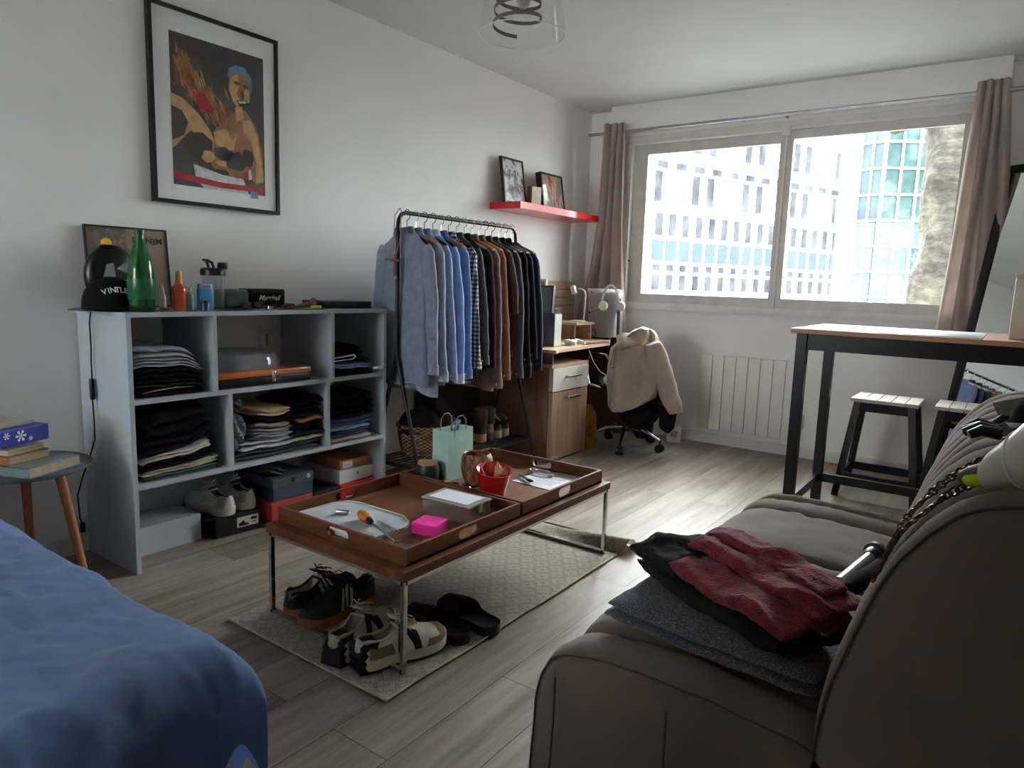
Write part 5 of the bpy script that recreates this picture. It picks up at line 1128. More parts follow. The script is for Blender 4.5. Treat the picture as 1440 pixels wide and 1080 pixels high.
# shoes on the rack shelf
for k, (y, c, so, lab) in enumerate(((3.245, (64, 36, 34), (186, 156, 116), 'brown high-top boot on the rack shelf, nearest to the turquoise bag'), (3.318, (150, 128, 100), (90, 60, 44), 'beige boot with a brown sole on the rack shelf, second in the row'),
        (3.400, (62, 58, 58), (178, 164, 144), 'dark trainer with a pale heel on the rack shelf, third in the row'), (3.475, (70, 66, 66), (186, 174, 156), 'dark trainer with a pale heel on the rack shelf, last in the row'))):
    s_ = shoe(lab, (.375, y, .191), 1.5 + .1 * k * 0, c, so, L=.25, Wd=.078, Hh=.10 if k > 1 else .13, sole_h=.042, lace_c=(120, 110, 100), grp='shoes on the rack shelf', lining=(40, 34, 32))
    if k < 2: put(MB().loft([((0, -.075, .10 + .012 * j), (.033 + .001 * j, 0, 0), (0, .045, 0)) for j in range(9)], 20).noisy(.004, 30, k), 'shaft', plain('boot_%d' % k, (58, 32, 32) if k == 0 else (44, 36, 34), .5), s_, W=False)
    else: put(MB().tube([(.03 * cos(a), -.05 + .04 * sin(a), .115 + .012 * sin(2 * a)) for a in [2 * PI * i / 16 for i in range(16)]], .008, closed=True), 'ankle_padding', plain('pad_%d' % k, (96, 92, 90), .8), s_, W=False)
cs = thing('suitcase', 'dark suitcase standing against the wall behind the rack', 'suitcase', (.12, 3.34, 0))
put(MB().bb(.02, .2, 3.12, 3.56, .03, .60, bev=.03), 'shell', plain('suitcase_dark', (34, 28, 30), .6), cs); put(MB().cyl((.05, 3.18, .02), (.17, 3.18, .02), .02).cyl((.05, 3.5, .02), (.17, 3.5, .02), .02), 'wheel', M_black, cs)
q = MB(); q.tube([(.70, 3.60, .004), (.72, 3.64, .07), (.71, 3.70, .05), (.70, 3.74, .004)], .003, n=6); q.tube([(.68, 3.30, .004), (.70, 3.34, .10), (.71, 3.42, .09), (.70, 3.50, .004)], .003, n=6)
put(q, 'loose_cable', M_cream, label='pale loose cable looping on the floor in front of the rack', cat='cable')

# ------------------------------------------------------------------ desk
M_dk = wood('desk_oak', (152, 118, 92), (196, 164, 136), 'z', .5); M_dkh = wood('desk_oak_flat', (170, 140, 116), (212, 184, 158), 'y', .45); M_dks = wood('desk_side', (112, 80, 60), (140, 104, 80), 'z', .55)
dk = thing('desk', 'light oak desk in the corner with a white drawer and a slatted hutch', 'desk', (.35, 4.3, 0))
q = MB(); q.prism([(.02, 3.60), (.60, 3.60), (.725, 3.615), (.70, 3.68), (.60, 4.82), (.57, 4.88), (.02, 4.88)], .713, .733); put(q, 'desk_top', M_dkh, dk, smooth=False)
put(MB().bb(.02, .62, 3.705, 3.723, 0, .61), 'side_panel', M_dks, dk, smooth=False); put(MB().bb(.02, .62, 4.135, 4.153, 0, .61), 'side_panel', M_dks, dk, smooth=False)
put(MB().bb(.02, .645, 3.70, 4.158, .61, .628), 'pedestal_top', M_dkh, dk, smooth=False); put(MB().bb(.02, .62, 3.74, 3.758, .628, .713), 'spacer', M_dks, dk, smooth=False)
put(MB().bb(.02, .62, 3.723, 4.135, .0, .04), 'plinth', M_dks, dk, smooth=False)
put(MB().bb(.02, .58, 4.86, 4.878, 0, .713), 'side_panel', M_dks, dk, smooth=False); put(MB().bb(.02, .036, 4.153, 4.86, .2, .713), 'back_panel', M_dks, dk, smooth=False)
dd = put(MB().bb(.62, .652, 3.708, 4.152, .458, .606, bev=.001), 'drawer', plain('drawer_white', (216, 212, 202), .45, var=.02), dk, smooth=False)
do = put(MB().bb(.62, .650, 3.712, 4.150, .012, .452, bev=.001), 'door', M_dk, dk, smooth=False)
for p, z in ((dd, .54), (do, .405)): put(MB().bb(.672, .684, 3.86, 4.02, z, z + .014, bev=.003).bb(.650, .675, 3.862, 3.872, z, z + .012).bb(.650, .675, 4.008, 4.018, z, z + .012), 'handle', M_steel, p)
for k in range(4): put(MB().bb(.018, .034, 4.40, 4.965, .905 + k * .064, .905 + k * .064 + .058, bev=.001), 'hutch_slat', M_dkh, dk, smooth=False)
put(MB().bb(.02, .42, 4.36, 4.62, .845, .862), 'hutch_shelf', M_dkh, dk, smooth=False); put(MB().bb(.02, .40, 4.60, 4.617, .7335, .845), 'hutch_divider', M_dkh, dk, smooth=False)
put(MB().bb(.02, .036, 4.36, 4.965, .7335, .905), 'hutch_back', M_dkh, dk, smooth=False); put(MB().bb(.02, .40, 4.37, 4.387, .7335, .845), 'hutch_divider', M_dks, dk, smooth=False)
put(MB().bb(.3, .5, 3.85, 4.02, .6285, .645, bev=.004), 'notebook', plain('purple_cover', (96, 84, 120), .5), label='small purple notebook in the gap above the desk drawer', cat='notebook')
put(MB().bb(.28, .36, 4.03, 4.08, .6285, .70, bev=.004), 'white_carton', M_card_w, label='small white carton in the gap above the desk drawer', cat='box')
DZ = .7335
gb2 = gift_bag('dark grey gift bag with a pale side standing on the desk corner', .35, .583, 3.80, 3.89, DZ, .213, plain('grey_bag', (84, 87, 92), .3, var=.25, vs=9), M_steel, .03, axis='x')
put(MB().bb(.584, .587, 3.805, 3.885, DZ + .004, DZ + .208), 'side_gusset', plain('bag_pale', (188, 194, 182), .6), gb2, smooth=False)
framed('tall pale framed picture standing on the desk behind the gift bag', 4.22, .15, .43, .155, DZ, .1, .014, plain('cream_frame', (206, 200, 184), .5), .02, plain('grey_print', (140, 140, 124), .6, var=.1), nm='desk_photo', M=frameM((.155, 4.22, DZ + .001), (1, 0, 0), (0, .08, 1)))
framed('slate-coloured frame standing on the desk right behind the gift bag', 4.12, .115, .385, .315, DZ, .12, .010, plain('slate_frame', (36, 38, 44), .5), .03, plain('slate_print', (98, 104, 112), .6, var=.1), nm='desk_photo', M=frameM((.315, 4.10, DZ + .001), (1, .1, 0), (-.04, .10, 1)))
# controller
gc = thing('game_controller', 'white game controller lying on the desk', 'game controller', (.56, 4.05, DZ))
q = MB(); q.loft([((.565, 3.985 + .13 * k / 10, DZ + .022), (.028 * (1 if 2 < k < 8 else .9) * (.5 if k in (0, 10) else 1), 0, 0), (0, 0, .018 * (.6 if k in (0, 10) else 1))) for k in range(11)], 16)
for y, s_ in ((3.998, -1), (4.102, 1)): q.tube([(.575, y, DZ + .022), (.61, y + .006 * s_, DZ + .017), (.64, y + .01 * s_, DZ + .014)], [.018, .015, .009], n=12)
put(q, 'body', M_white, gc); put(MB().cyl((.575, 4.03, DZ + .036), (.575, 4.03, DZ + .048), .009).cyl((.575, 4.07, DZ + .036), (.575, 4.07, DZ + .048), .009).bb(.55, .56, 4.035, 4.065, DZ + .037, DZ + .041), 'stick', M_black, gc)
put(MB().bb(.60, .612, 3.99, 4.01, DZ + .008, DZ + .03), 'grip', M_black, gc)
# console
ps = thing('games_console', 'tall white games console standing on the desk', 'games console', (.43, 4.745, DZ))
def plate(y, s_):
    def f(u, v):
        x = .303 + .247 * u; z = DZ + .004 + .372 * v; k = (2 * u - 1) ** 4 + (2 * v - 1) ** 4
        return Vector((x + .012 * (1 - v), y + s_ * (.004 * k), z))
    q = MB().grid(f, 16, 20); bmesh.ops.solidify(q.bm, geom=q.bm.faces[:], thickness=.004); return q
put(plate(4.715, -1), 'side_plate', plain('console_white', (206, 204, 208), .4, var=.01), ps); put(plate(4.80, 1), 'side_plate', plain('console_white'  , (206, 204, 208), .4), ps)
put(MB().bb(.318, .548, 4.727, 4.79, DZ + .012, DZ + .365, bev=.01), 'core', plain('console_black', (24, 26, 34), .2), ps); put(MB().bb(.36, .5, 4.70, 4.79, DZ, DZ + .012, bev=.003), 'stand', M_black, ps)
put(MB().prism([(0, 0), (.004, 0), (.004, .012), (.009, .009), (.009, .006), (.005, .005), (.009, .013), (.004, .018), (0, .018)], 0, .001, frameM((.33, 4.708, 1.072), (1, 0, 0), (0, 0, 1))).prism([(-.007, .001), (-.002, .003), (-.002, .006), (-.007, .003)], 0, .001, frameM((.33, 4.708, 1.072), (1, 0, 0), (0, 0, 1))), 'emblem', M_black, ps, smooth=False)
hp = thing('headset', 'white headset with a microphone hooked over the console', 'headphones', (.5, 4.70, .95))
q = MB(); q.tube([(.505 + .048 * sin(a) , 4.675 + .07 * (a / PI + .5) - .02, 1.02 + .115 * cos(a)) for a in [-PI / 2 + PI * i / 18 for i in range(19)]], .009, n=10, flat=.7); put(q, 'headband', M_white, hp)
for x, y in ((.47, 4.66), (.56, 4.76)): put(MB().lathe([(0, 0), (.030, 0), (.036, .008), (.036, .022), (.028, .03), (0, .03)], (0, 0, 0), 24).xf(frameM((x, y, .985), (1, .15, 0), (0, 0, 1))), 'ear_cup', M_white, hp)
put(MB().tube([(.455, 4.648, .975), (.42, 4.655, .965), (.385, 4.66, .955), (.355, 4.665, .935)], .0022, n=6), 'microphone_boom', M_white, hp); put(MB().lathe([(0, -.008), (.008, -.004), (.008, .004), (0, .008)], (.35, 4.667, .93), 14), 'microphone', M_black, hp)
dl = thing('desk_lamp', 'small white bendy desk lamp on the hutch shelf', 'lamp', (.33, 4.53, .862)); LZ = .8625
put(MB().lathe([(0, 0), (.062, 0), (.062, .006), (.05, .011), (0, .011)], (.33, 4.53, LZ), 32), 'base', M_cream, dl)
put(MB().tube([(.365, 4.55, LZ + .01), (.368, 4.555, LZ + .1), (.37, 4.555, LZ + .2), (.362, 4.55, LZ + .228), (.345, 4.54, LZ + .24), (.325, 4.53, LZ + .24)], .0065, n=10), 'stem', M_cream, dl)
put(MB().box((.29, 4.515, LZ + .232), (.035, .05, .06), rot=Matrix.Rotation(-.35, 4, 'Y') @ Matrix.Rotation(.2, 4, 'Z'), bev=.008), 'lamp_head', M_cream, dl)
put(MB().bb(.60, .64, 4.13, 4.46, DZ, DZ + .01, bev=.003), 'dark_strip', plain('brown_case', (92, 52, 40), .35), label='long brown case lying along the front of the desk', cat='case')
for k in range(4): put(MB().cyl((.57 + .008 * k, 4.2 + .03 * k, DZ + .005), (.56 + .012 * k, 4.36 + .02 * k, DZ + .005), .004, n=8), 'pencil', plain('pencil_%d' % (k % 2), ((168, 90, 60), (70, 44, 38))[k % 2], .4), label='one of the pencils lying in front of the console', cat='pencil', group='pencils on the desk')
q = MB(); q.tube([(.44, 4.02, DZ + .01), (.42, 4.10, DZ + .03), (.45, 4.2, DZ + .012), (.43, 4.3, DZ + .004), (.48, 4.38, DZ + .004)], .003, n=6); q.tube([(.38, 4.60, .86), (.40, 4.63, .80), (.37, 4.66, .755), (.33, 4.67, .745)], .003, n=6).tube([(.35, 4.64, .83), (.41, 4.65, .80), (.41, 4.67, .76), (.36, 4.68, .745)], .003, n=6)
put(q, 'desk_cables', M_black, label='black cables tangled on the desk beside the console', cat='cables')

# under the desk
heap('yellow_bag', 'crumpled yellow plastic bag under the desk', (.57, 4.30, .0), (.09, .09, .30), (142, 104, 30), 5, 'bag', .02)
pk_ = thing('small_carton', 'small white printed carton on the floor behind the office chair', 'box', (.98, 4.9, 0), .5); put(MB().box((0, 0, .06), (.1, .09, .12), bev=.001), 'carton', M_card_w, pk_, W=False, smooth=False); put(MB().box((0, -.0455, .06), (.05, .001, .05)), 'print', plain('print_rose', (150, 110, 108), .6, var=.5, vs=90), pk_, W=False, smooth=False)
rd = thing('cable_disc', 'round white plug hub hanging from a cable under the desk', 'plug', (.78, 4.22, .48)); put(MB().cyl((.772, 4.205, .505), (.79, 4.19, .505), .031, n=28), 'hub', M_white, rd); put(MB().tube([(.775, 4.2, .53), (.73, 4.17, .56), (.69, 4.15, .62), (.66, 4.13, .70)], .003, n=6), 'cable', M_white, rd)
q = MB()
for a in (0, 2.1, 4.2): q.cyl((.7915 + .0 , 4.1885, .505 + 0), (.7925, 4.1875, .505), .006, n=10)
put(MB().cyl((.7905, 4.1895, .515), (.7925, 4.1875, .515), .012, n=16), 'face', plain('hub_grey', (150, 146, 140), .5), rd)

# ------------------------------------------------------------------ office chair with coats
ch = thing('office_chair', 'black swivel office chair with chrome base and arms, under the coats', 'chair', (.80, 4.47, 0)); hc = Vector((.80, 4.47, 0))
for k in range(5):
    a = -1.25 + k * 2 * PI / 5; e = hc + Vector((.26 * cos(a), .26 * sin(a), .085))
    lg = put(MB().tube([hc + Vector((0, 0, .155)), hc + Vector((.13 * cos(a), .13 * sin(a), .14)), e], [.018, .014, .010], n=10), 'leg', M_chrome, ch)
    w_ = Vector((-sin(a), cos(a), 0)); put(MB().cyl(e + w_ * .022 + Vector((0, 0, -.055)), e + w_ * .006 + Vector((0, 0, -.055)), .029, n=20).cyl(e - w_ * .022 + Vector((0, 0, -.055)), e - w_ * .006 + Vector((0, 0, -.055)), .029, n=20).cyl(e, e + Vector((0, 0, -.05)), .008), 'caster', M_black, lg)
put(MB().cyl(hc + Vector((0, 0, .13)), hc + Vector((0, 0, .40)), .026).cyl(hc + Vector((0, 0, .12)), hc + Vector((0, 0, .26)), .034), 'gas_column', M_black, ch)
put(MB().pillow(Vector((.765, 4.53, .445)), (.42, .42, .08), 20, 20, 5, rz=.594), 'seat', cloth('chair_black', (22, 22, 24)), ch)
bM = Matrix.Translation(Vector((.875, 4.375, .60))) @ Matrix.Rotation(-.977, 4, 'Z') @ Matrix.Rotation(PI / 2, 4, 'Y')
put(MB().pillow((0, 0, 0), (.38, .34, .05), 16, 16, 5).xf(bM), 'backrest', cloth('chair_black', (22, 22, 24)), ch)
put(MB().bar(hc + Vector((.1, -.06, .42)), hc + Vector((.2, -.12, .56)), .05, .02), 'spine', M_black, ch)
for s_ in (-1, 1):
    o = Vector((-.10 * 0, 0, 0)); px = hc + Vector((sin(.55) * .0, 0, 0)); sd = Vector((-.52 * s_ * -1, .85 * s_, 0)).normalized() * (.25 if s_ < 0 else .17)
    fw = Vector((-.85, .52, 0)); put(MB().tube([hc + sd * .6 + Vector((0, 0, .42)), hc + sd + fw * .12 + Vector((0, 0, .44)), hc + sd + fw * .18 + Vector((0, 0, .56)), hc + sd + fw * .12 + Vector((0, 0, .66)), hc + sd - fw * .1 + Vector((0, 0, .67)), hc + sd - fw * .2 + Vector((0, 0, .60))], .011, n=10), 'armrest', M_chrome, ch)
# coats over the backrest: local frame facing the camera side
ux = Vector((.83, .56, 0)); vz = Vector((.50, -.80, 0)).normalized()
def drape(rows, oy, thick, m, nm, parent=None, seed=0, amp=.010, n=40, fold=.012, **k):
    q = MB(); secs = []
    for z, a, b2, o in rows:
        c_ = JO + ux * ((a + b2) / 2) + vz * (oy + o) + Vector((0, 0, z)); secs.append((c_, ux * ((b2 - a) / 2), vz * thick))
    q.loft(secs, n, .75, fn=lambda kk, a, p: p + vz * fold * sin(a * 6 + kk * .35 + seed) * (1 if sin(a) > 0 else .2)); q.noisy(amp, 10, seed); return put(q, nm, m, parent, **k)
JO = Vector((.86, 4.34, 0))
M_jk = cloth('beige_twill', (162, 145, 132), var=.05, wv=500, bump=.2, fz=7)
# measured silhouette, in metres along ux from JO
jk = thing('beige_jacket', 'beige zip jacket draped over the back of the office chair', 'jacket', (JO.x, JO.y, .3))
drape([(.30, -.11, -.05, .03), (.33, -.13, .05, .03), (.40, -.145, .18, .03), (.48, -.155, .205, .03), (.56, -.155, .21, .025), (.64, -.15, .20, .02), (.72, -.135, .185, .0), (.78, -.07, .175, -.03), (.825, -.01, .165, -.05), (.85, .03, .13, -.06)], .06, .062, M_jk, 'body', jk, 2, fold=.017)
q = MB(); S0 = JO + vz * .125; pts = [S0 + ux * .135 + Vector((0, 0, .765)), S0 + ux * .165 + Vector((0, 0, .68)), S0 + ux * .20 + Vector((0, 0, .58)), S0 + ux * .245 + Vector((0, 0, .47)), S0 + ux * .29 + Vector((0, 0, .37)), S0 + ux * .315 + Vector((0, 0, .30))]
pp = []; 
for a, b2 in zip(pts, pts[1:]):
    for t in (0, .33, .66): pp.append(a.lerp(b2, t))
pp.append(pts[-1]); q.tube(pp, [.05, .062, .068, .072, .072, .07, .072, .07, .068, .068, .066, .062, .06, .056, .05, .042], n=22, flat=.7, up=vz); q.noisy(.012, 13, 4); q.noisy(.005, 30, 2); put(q, 'sleeve', M_jk, jk)
q = MB(); q.grid(lambda u, v: JO + vz * (.02 + .12 * sin(v * 1.6) + .01 * sin(u * 7)) + ux * (-.10 + .16 * u + .04 * v * u) + Vector((0, 0, .80 + .045 * u - .105 * v * (1 - .35 * u) + .012 * sin(u * 6))), 14, 10)
bmesh.ops.solidify(q.bm, geom=q.bm.faces[:], thickness=.006); q.noisy(.006, 18, 1); put(q, 'collar', cloth('beige_light', (184, 164, 146), var=.05), jk)
q = MB(); q.grid(lambda u, v: JO + vz * (-.06 + .13 * sin(v * 1.3)) + ux * (.03 + .13 * u + .03 * v) + Vector((0, 0, .862 - .02 * (2 * u - 1) ** 2 - .10 * v * v + .0 * u)), 14, 10)
bmesh.ops.solidify(q.bm, geom=q.bm.faces[:], thickness=.008); q.noisy(.006, 18, 5); put(q, 'lining', cloth('beige_pale', (216, 206, 194), var=.03), jk)
put(MB().tube([JO + vz * .142 + ux * x + Vector((0, 0, z)) for x, z in ((-.12, .70), (-.13, .6), (-.128, .5), (-.115, .40), (-.09, .32), (-.075, .30))], .004, n=6), 'zip', M_steel, jk)
put(MB().tube([JO + vz * .158 + ux * .02 + Vector((0, 0, .49)), JO + vz * .160 + ux * .065 + Vector((0, 0, .425))], .003, n=6).tube([JO + vz * .158 + ux * .035 + Vector((0, 0, .49)), JO + vz * .160 + ux * .08 + Vector((0, 0, .425))], .003, n=6), 'pocket_welt', cloth('beige_light'), jk)
bj = thing('black_coat', 'black coat hanging below the beige jacket on the office chair', 'coat', (JO.x, JO.y, .12))
drape([(.16, .03, .14, .0), (.22, -.04, .22, .0), (.30, -.06, .26, .0), (.40, -.06, .27, .0), (.5, -.05, .24, .0), (.62, -.02, .2, -.02)], -.045, .05, cloth('coat_black', (20, 20, 23)), 'body', bj, 5)
q = MB(); q.tube([JO + ux * .2 + vz * .03 + Vector((0, 0, .55)), JO + ux * .25 + vz * .04 + Vector((0, 0, .42)), JO + ux * .275 + vz * .05 + Vector((0, 0, .30)), JO + ux * .27 + vz * .05 + Vector((0, 0, .2)), JO + ux * .255 + vz * .05 + Vector((0, 0, .17))], [.05, .06, .06, .055, .04], n=16).noisy(.01, 12); put(q, 'sleeve', cloth('coat_black'), bj)
drape([(.06, .10, .2, -.1), (.12, .06, .22, -.1), (.2, .05, .22, -.1)], -.1, .05, cloth('bag_black', (18, 18, 20)), 'floor_bag', None, 9, label='black soft bag on the floor behind the office chair', cat='bag')

# ------------------------------------------------------------------ round stool / bedside table and books
st = thing('side_table', 'round dark grey side table with splayed wooden legs, beside the bed', 'table', (.225, .955, 0)); sc_ = Vector((.225, .955, 0))
put(MB().lathe([(0, .432), (.185, .432), (.203, .44), (.205, .449), (.2, .452), (0, .452)], sc_, 48), 'table_top', plain('slate_top', (84, 90, 96), .45, var=.06), st)
M_lg = wood('leg_beech', (150, 92, 54), (186, 126, 82), 'z', .5)
for a in (.75, 2.8, 4.9):
    d_ = Vector((cos(a), sin(a), 0)); put(MB().tube([sc_ + d_ * .11 + Vector((0, 0, .432)), sc_ + d_ * .185 + Vector((0, 0, .0))], [.017, .012], n=14), 'leg', M_lg, st)
# the leg seen between table and cabinet
def book(lab, c, d, rz, cov, pages=(206, 196, 172), z=0):
    r = thing('book', lab, 'book', (c[0], c[1], z), rz, group='books on the side table'); w_, l_, h_ = d
    put(MB().box((0, 0, h_ / 2), (w_ - .006, l_ - .006, h_ - .005)), 'pages', plain('pages_%d_%d_%d' % pages, shift(pages, .8), .8, var=.05, vs=60), r, W=False, smooth=False)
    cv_ = plain('cover_%d_%d_%d' % cov, cov, .45, var=.04); q = MB(); q.box((0, 0, .0013), (w_, l_, .0026)); q.box((0, 0, h_ - .0013), (w_, l_, .0026)); q.box((0, -l_ / 2 + .0012, h_ / 2), (w_, .0024, h_)); put(q, 'cover', cv_, r, W=False, smooth=False)
    return r
zb = .4525
# stack, bottom to top; page edges turned to the room
for lab, w_, l_, h_, x, y, rz, cov in (('grey-green softcover book at the bottom of the stack', .28, .21, .034, .27, .93, .42, (112, 122, 122)), ('beige-and-orange paperback, second from the bottom of the stack', .20, .15, .028, .24, .90, .36, (150, 96, 60)),
        ('cream paperback, third in the stack', .20, .14, .018, .22, .895, .40, (190, 180, 156)), ('white paperback just under the blue box', .18, .14, .016, .21, .89, .34, (196, 192, 180))):
    book(lab, (x, y), (w_, l_, h_), rz, cov, (196, 182, 150), zb); zb += h_ + .0006
bb_ = thing('blue_box', 'deep blue box with white flowers on top of the book stack', 'box', (.235, .88, zb), .38)
put(MB().box((0, 0, .027), (.24, .17, .054), bev=.002), 'box_body', plain('ultramarine', (34, 44, 140), .4, var=.03), bb_, W=False, smooth=False)
for (u, z_, s_) in ((-.02, .03, .020), (.015, .016, .008), (-.07, .038, .012)):
    q, q2 = MB(), MB()
    for k in range(6):
        a = k * PI / 3; q.prism([(0, 0), (s_ * .9 * cos(a - .25), s_ * .9 * sin(a - .25)), (s_ * cos(a), s_ * sin(a)), (s_ * .9 * cos(a + .25), s_ * .9 * sin(a + .25))], 0, .0006, frameM((u, -.0851, z_), (1, 0, 0), (0, 0, 1)))
        q2.prism([(0, 0), (s_ * .9 * cos(a - .25), s_ * .9 * sin(a - .25)), (s_ * cos(a), s_ * sin(a)), (s_ * .9 * cos(a + .25), s_ * .9 * sin(a + .25))], 0, .0006, frameM((.1201, u, z_), (0, 1, 0), (0, 0, 1)))
    put(q, 'flower', M_white, bb_, W=False, smooth=False); put(q2, 'flower', M_white, bb_, W=False, smooth=False)
put(MB().box((.21, .87, zb + .054 + .0056), (.2, .15, .010), rz=.3), 'notepad', plain('pad_paper', (176, 168, 156), .7), label='pale notepad lying on the blue flowered box', cat='notepad', smooth=False)

# ------------------------------------------------------------------ bed
M_duv = cloth('blue_duvet', (114, 142, 186), var=.07, wv=700, bump=.18, fz=5)
bed = thing('bed', 'bed with a pale fabric base, under the blue duvet', 'bed', (1.0, .1, 0))
put(MB().bb(.04, 1.93, -.42, .648, .05, .325, bev=.012), 'base', cloth('base_fabric', (176, 172, 160), var=.04), bed)
for x in (.15, 1.8):
    for y in (-.35, .5): put(MB().cyl((x, y, 0), (x, y, .06), .025), 'leg', M_black, bed)
put(MB().pillow((.985, .11, .40), (1.85, 1.02, .15), 30, 20, 12), 'mattress', cloth('mattress_white', (206, 204, 196)), bed)
def duvet(u, v):
    # u along the bed (x), v across (y): flat on top, rolling over the foot and the side
    BX, BY = 1.895, .60; sx_ = u * 2.27; sy_ = v * 1.39
    x = sx_ + .03; y = sy_ - .42 ; over_x = max(0, x - BX); over_y = max(0, y - BY); R = .09
    def roll(o):
        if o <= 0: return 0, 0
        a = o / R
        if a < PI / 2: return R * sin(a), R * (1 - cos(a))
        return R + .012 * (o - R * PI / 2), R + (o - R * PI / 2)
    ax, dx = roll(over_x); ay, dy = roll(over_y)
    px = min(x, BX) + ax; py = min(y, BY) + ay; dz = max(dx, dy) if over_x > 0 and over_y > 0 else dx + dy
    if over_x > 0 and over_y > 0: dz = math.hypot(dx, dy) * .92
    lim = .30
    if over_x > 0 and over_y <= .10: lim = .27 - .12 * math.exp(-((py - .635) / .045) ** 2)
    if over_x > 0 and over_y > .10: lim = .24
    dz = min(dz, lim)
    z = .495 - dz + .014 * fbm(px * 2.2, py * 2.2, 4) + .006 * max(0, 1 - 5.5 * abs(fbm(px * 2.2 + py * 1.5, py * 5 - px * 1.5, 9))) + .004 * max(0, 1 - 5 * abs(fbm(px * 6 + py * 4, py * 12 - px * 4, 5))) + .0028 * max(0, 1 - 4 * abs(fbm(px * 13 - py * 5, py * 19 + px * 6, 2))) + .002 * fbm(px * 30, py * 34, 3)
    h = min(1, dz / .12)
    px += h * (.016 * sin(py * 19 + 1) + .022 * fbm(py * 6, z * 3, 1)) if over_x > 0 else 0
    py += h * (.014 * sin(px * 15) + .018 * fbm(px * 6, z * 3, 6)) if over_y > 0 else 0
    return Vector((px, py, z))
q = MB().grid(duvet, 230, 190); bmesh.ops.solidify(q.bm, geom=q.bm.faces[:], thickness=.012)
put(q, 'duvet', M_duv, label='rumpled blue duvet spread over the bed, hanging over its foot', cat='duvet', ang=80)

# ------------------------------------------------------------------ sofa
M_sofa = cloth('taupe_cover', (110, 93, 81), var=.04, wv=600, bump=.14, fz=4)
M_seam = cloth('seam_dark', (72, 60, 52))
so = thing('sofa_bed', 'taupe quilted sofa bed in a fitted cover', 'sofa', (2.75, 1.8, 0))
SY0, SY1 = 1.10, 2.52
seat_prof = [(2.262, .03), (2.258, .12), (2.262, .22), (2.268, .31), (2.278, .36), (2.30, .400), (2.335, .424), (2.39, .434), (2.46, .438), (2.54, .438), (2.62, .436), (2.70, .432), (2.76, .426), (2.795, .412)]
back_prof = [(2.786, .40), (2.788, .47), (2.797, .54), (2.818, .62), (2.845, .70), (2.872, .758), (2.905, .808), (2.94, .842), (2.975, .860), (3.01, .869), (3.05, .872), (3.09, .858), (3.12, .82), (3.14, .74), (3.15, .6), (3.155, .4), (3.155, .2), (3.155, .03)]
def resample(P, n):
    P = [Vector((a, 0, b2)) for a, b2 in P]; L = [0]
    for a, b2 in zip(P, P[1:]): L.append(L[-1] + (b2 - a).length)
    out = []
    for i in range(n):
        t = L[-1] * i / (n - 1); j = max(k for k in range(len(L)) if L[k] <= t + 1e-9); j = min(j, len(P) - 2)
        out.append(P[j].lerp(P[j + 1], (t - L[j]) / (L[j + 1] - L[j])))
    return out
def quilt(prof, seams, amp, nu, nv, cx_, cz_, edge=.035, wr=.004, ext=0):
    P = resample(prof, nu)
    ys = []
    ss = [SY0] + seams + [SY1]
    for a, b2 in zip(ss, ss[1:]):
        k = max(6, int((b2 - a) / .018)); ys += [a + (b2 - a) * (.5 - .5 * cos(PI * i / k)) for i in range(k)]
    ys.append(SY1)
    def f(i, y):
        p = P[i]; a = P[max(0, i - 1)]; b2 = P[min(len(P) - 1, i + 1)]; t = (b2 - a).normalized(); nr = Vector((-t.z, 0, t.x))
        # distance to the nearest seam
        d = min(abs(y - s_) for s_ in seams) if seams else 1
        de = min(y - SY0, SY1 - y)
        o = -amp * math.exp(-(d / .012) ** 2) + amp * .5 * (1 - math.exp(-(d / .05) ** 2))
        o -= (edge * (1 - math.sqrt(max(0, 1 - (1 - min(1, de / edge)) ** 2)))) if de < edge else 0
        o += wr * fbm(p.x * 9 + y * 2, y * 12, p.z * 5) + wr * .6 * fbm(p.x * 22, y * 30, p.z * 10)
        o += wr * 1.2 * math.exp(-(d / .035) ** 2) * fbm(p.x * 30 + p.z * 30, y * 8, 7)
        return Vector((p.x + nr.x * o, y, p.z + nr.z * o))
    q = MB(); g = [[q.bm.verts.new(f(i, y)) for y in ys] for i in range(nu)]
    for i in range(nu - 1):
        for j in range(len(ys) - 1): q.bm.faces.new((g[i][j], g[i][j + 1], g[i + 1][j + 1], g[i + 1][j]))
    # end caps: inset soft panels
    for j, s_ in ((0, -1), (len(ys) - 1, 1)):
        prev = [g[i][j] for i in range(nu)]
        cen = Vector((cx_, ys[j], cz_))
        for kk, (k, out_) in enumerate(((.9, .010), (.6, .022), (.3, .026), (.02, .028))):
            ring = [q.bm.verts.new(Vector((cen.x + (v.co.x - cen.x) * k / (1 if kk == 0 else 1), ys[j] + s_ * out_, cen.z + (v.co.z - cen.z) * k))) for v in [g[i][j] for i in range(nu)]]
            for i in range(nu - 1): q.bm.faces.new((prev[i], prev[i + 1], ring[i + 1], ring[i]))
            prev = ring
    return q, P, f, ys
s_seams = [1.245, 1.56, 1.80, 1.90, 2.30, 2.44]
q, SP, SF, _ = quilt(seat_prof, s_seams, .016, 46, 0, 2.50, .03, .05, .006); put(q, 'seat', M_sofa, so, ang=70)
b_seams = [1.20 + .135 * k for k in range(10)]
q, BP, BF, _ = quilt(back_prof, b_seams, .013, 60, 0, 2.99, .03, .05, .004); put(q, 'backrest', M_sofa, so, ang=70)
q = MB()
for prof, f_ in ((SP, SF), (BP, BF)): q.tube([f_(i, SY0 + .018) + Vector((0, -.004, 0)) for i in range(0, len(prof), 1)], .0024, n=6); 
put(q, 'piping', M_seam, so)
q = MB()
for s_ in s_seams: q.tube([SF(i, s_) + Vector((0, 0, .0)) for i in range(4, len(SP) - 1)], .0016, n=5)
for s_ in b_seams: q.tube([BF(i, s_) for i in range(1, 44)], .0014, n=5)
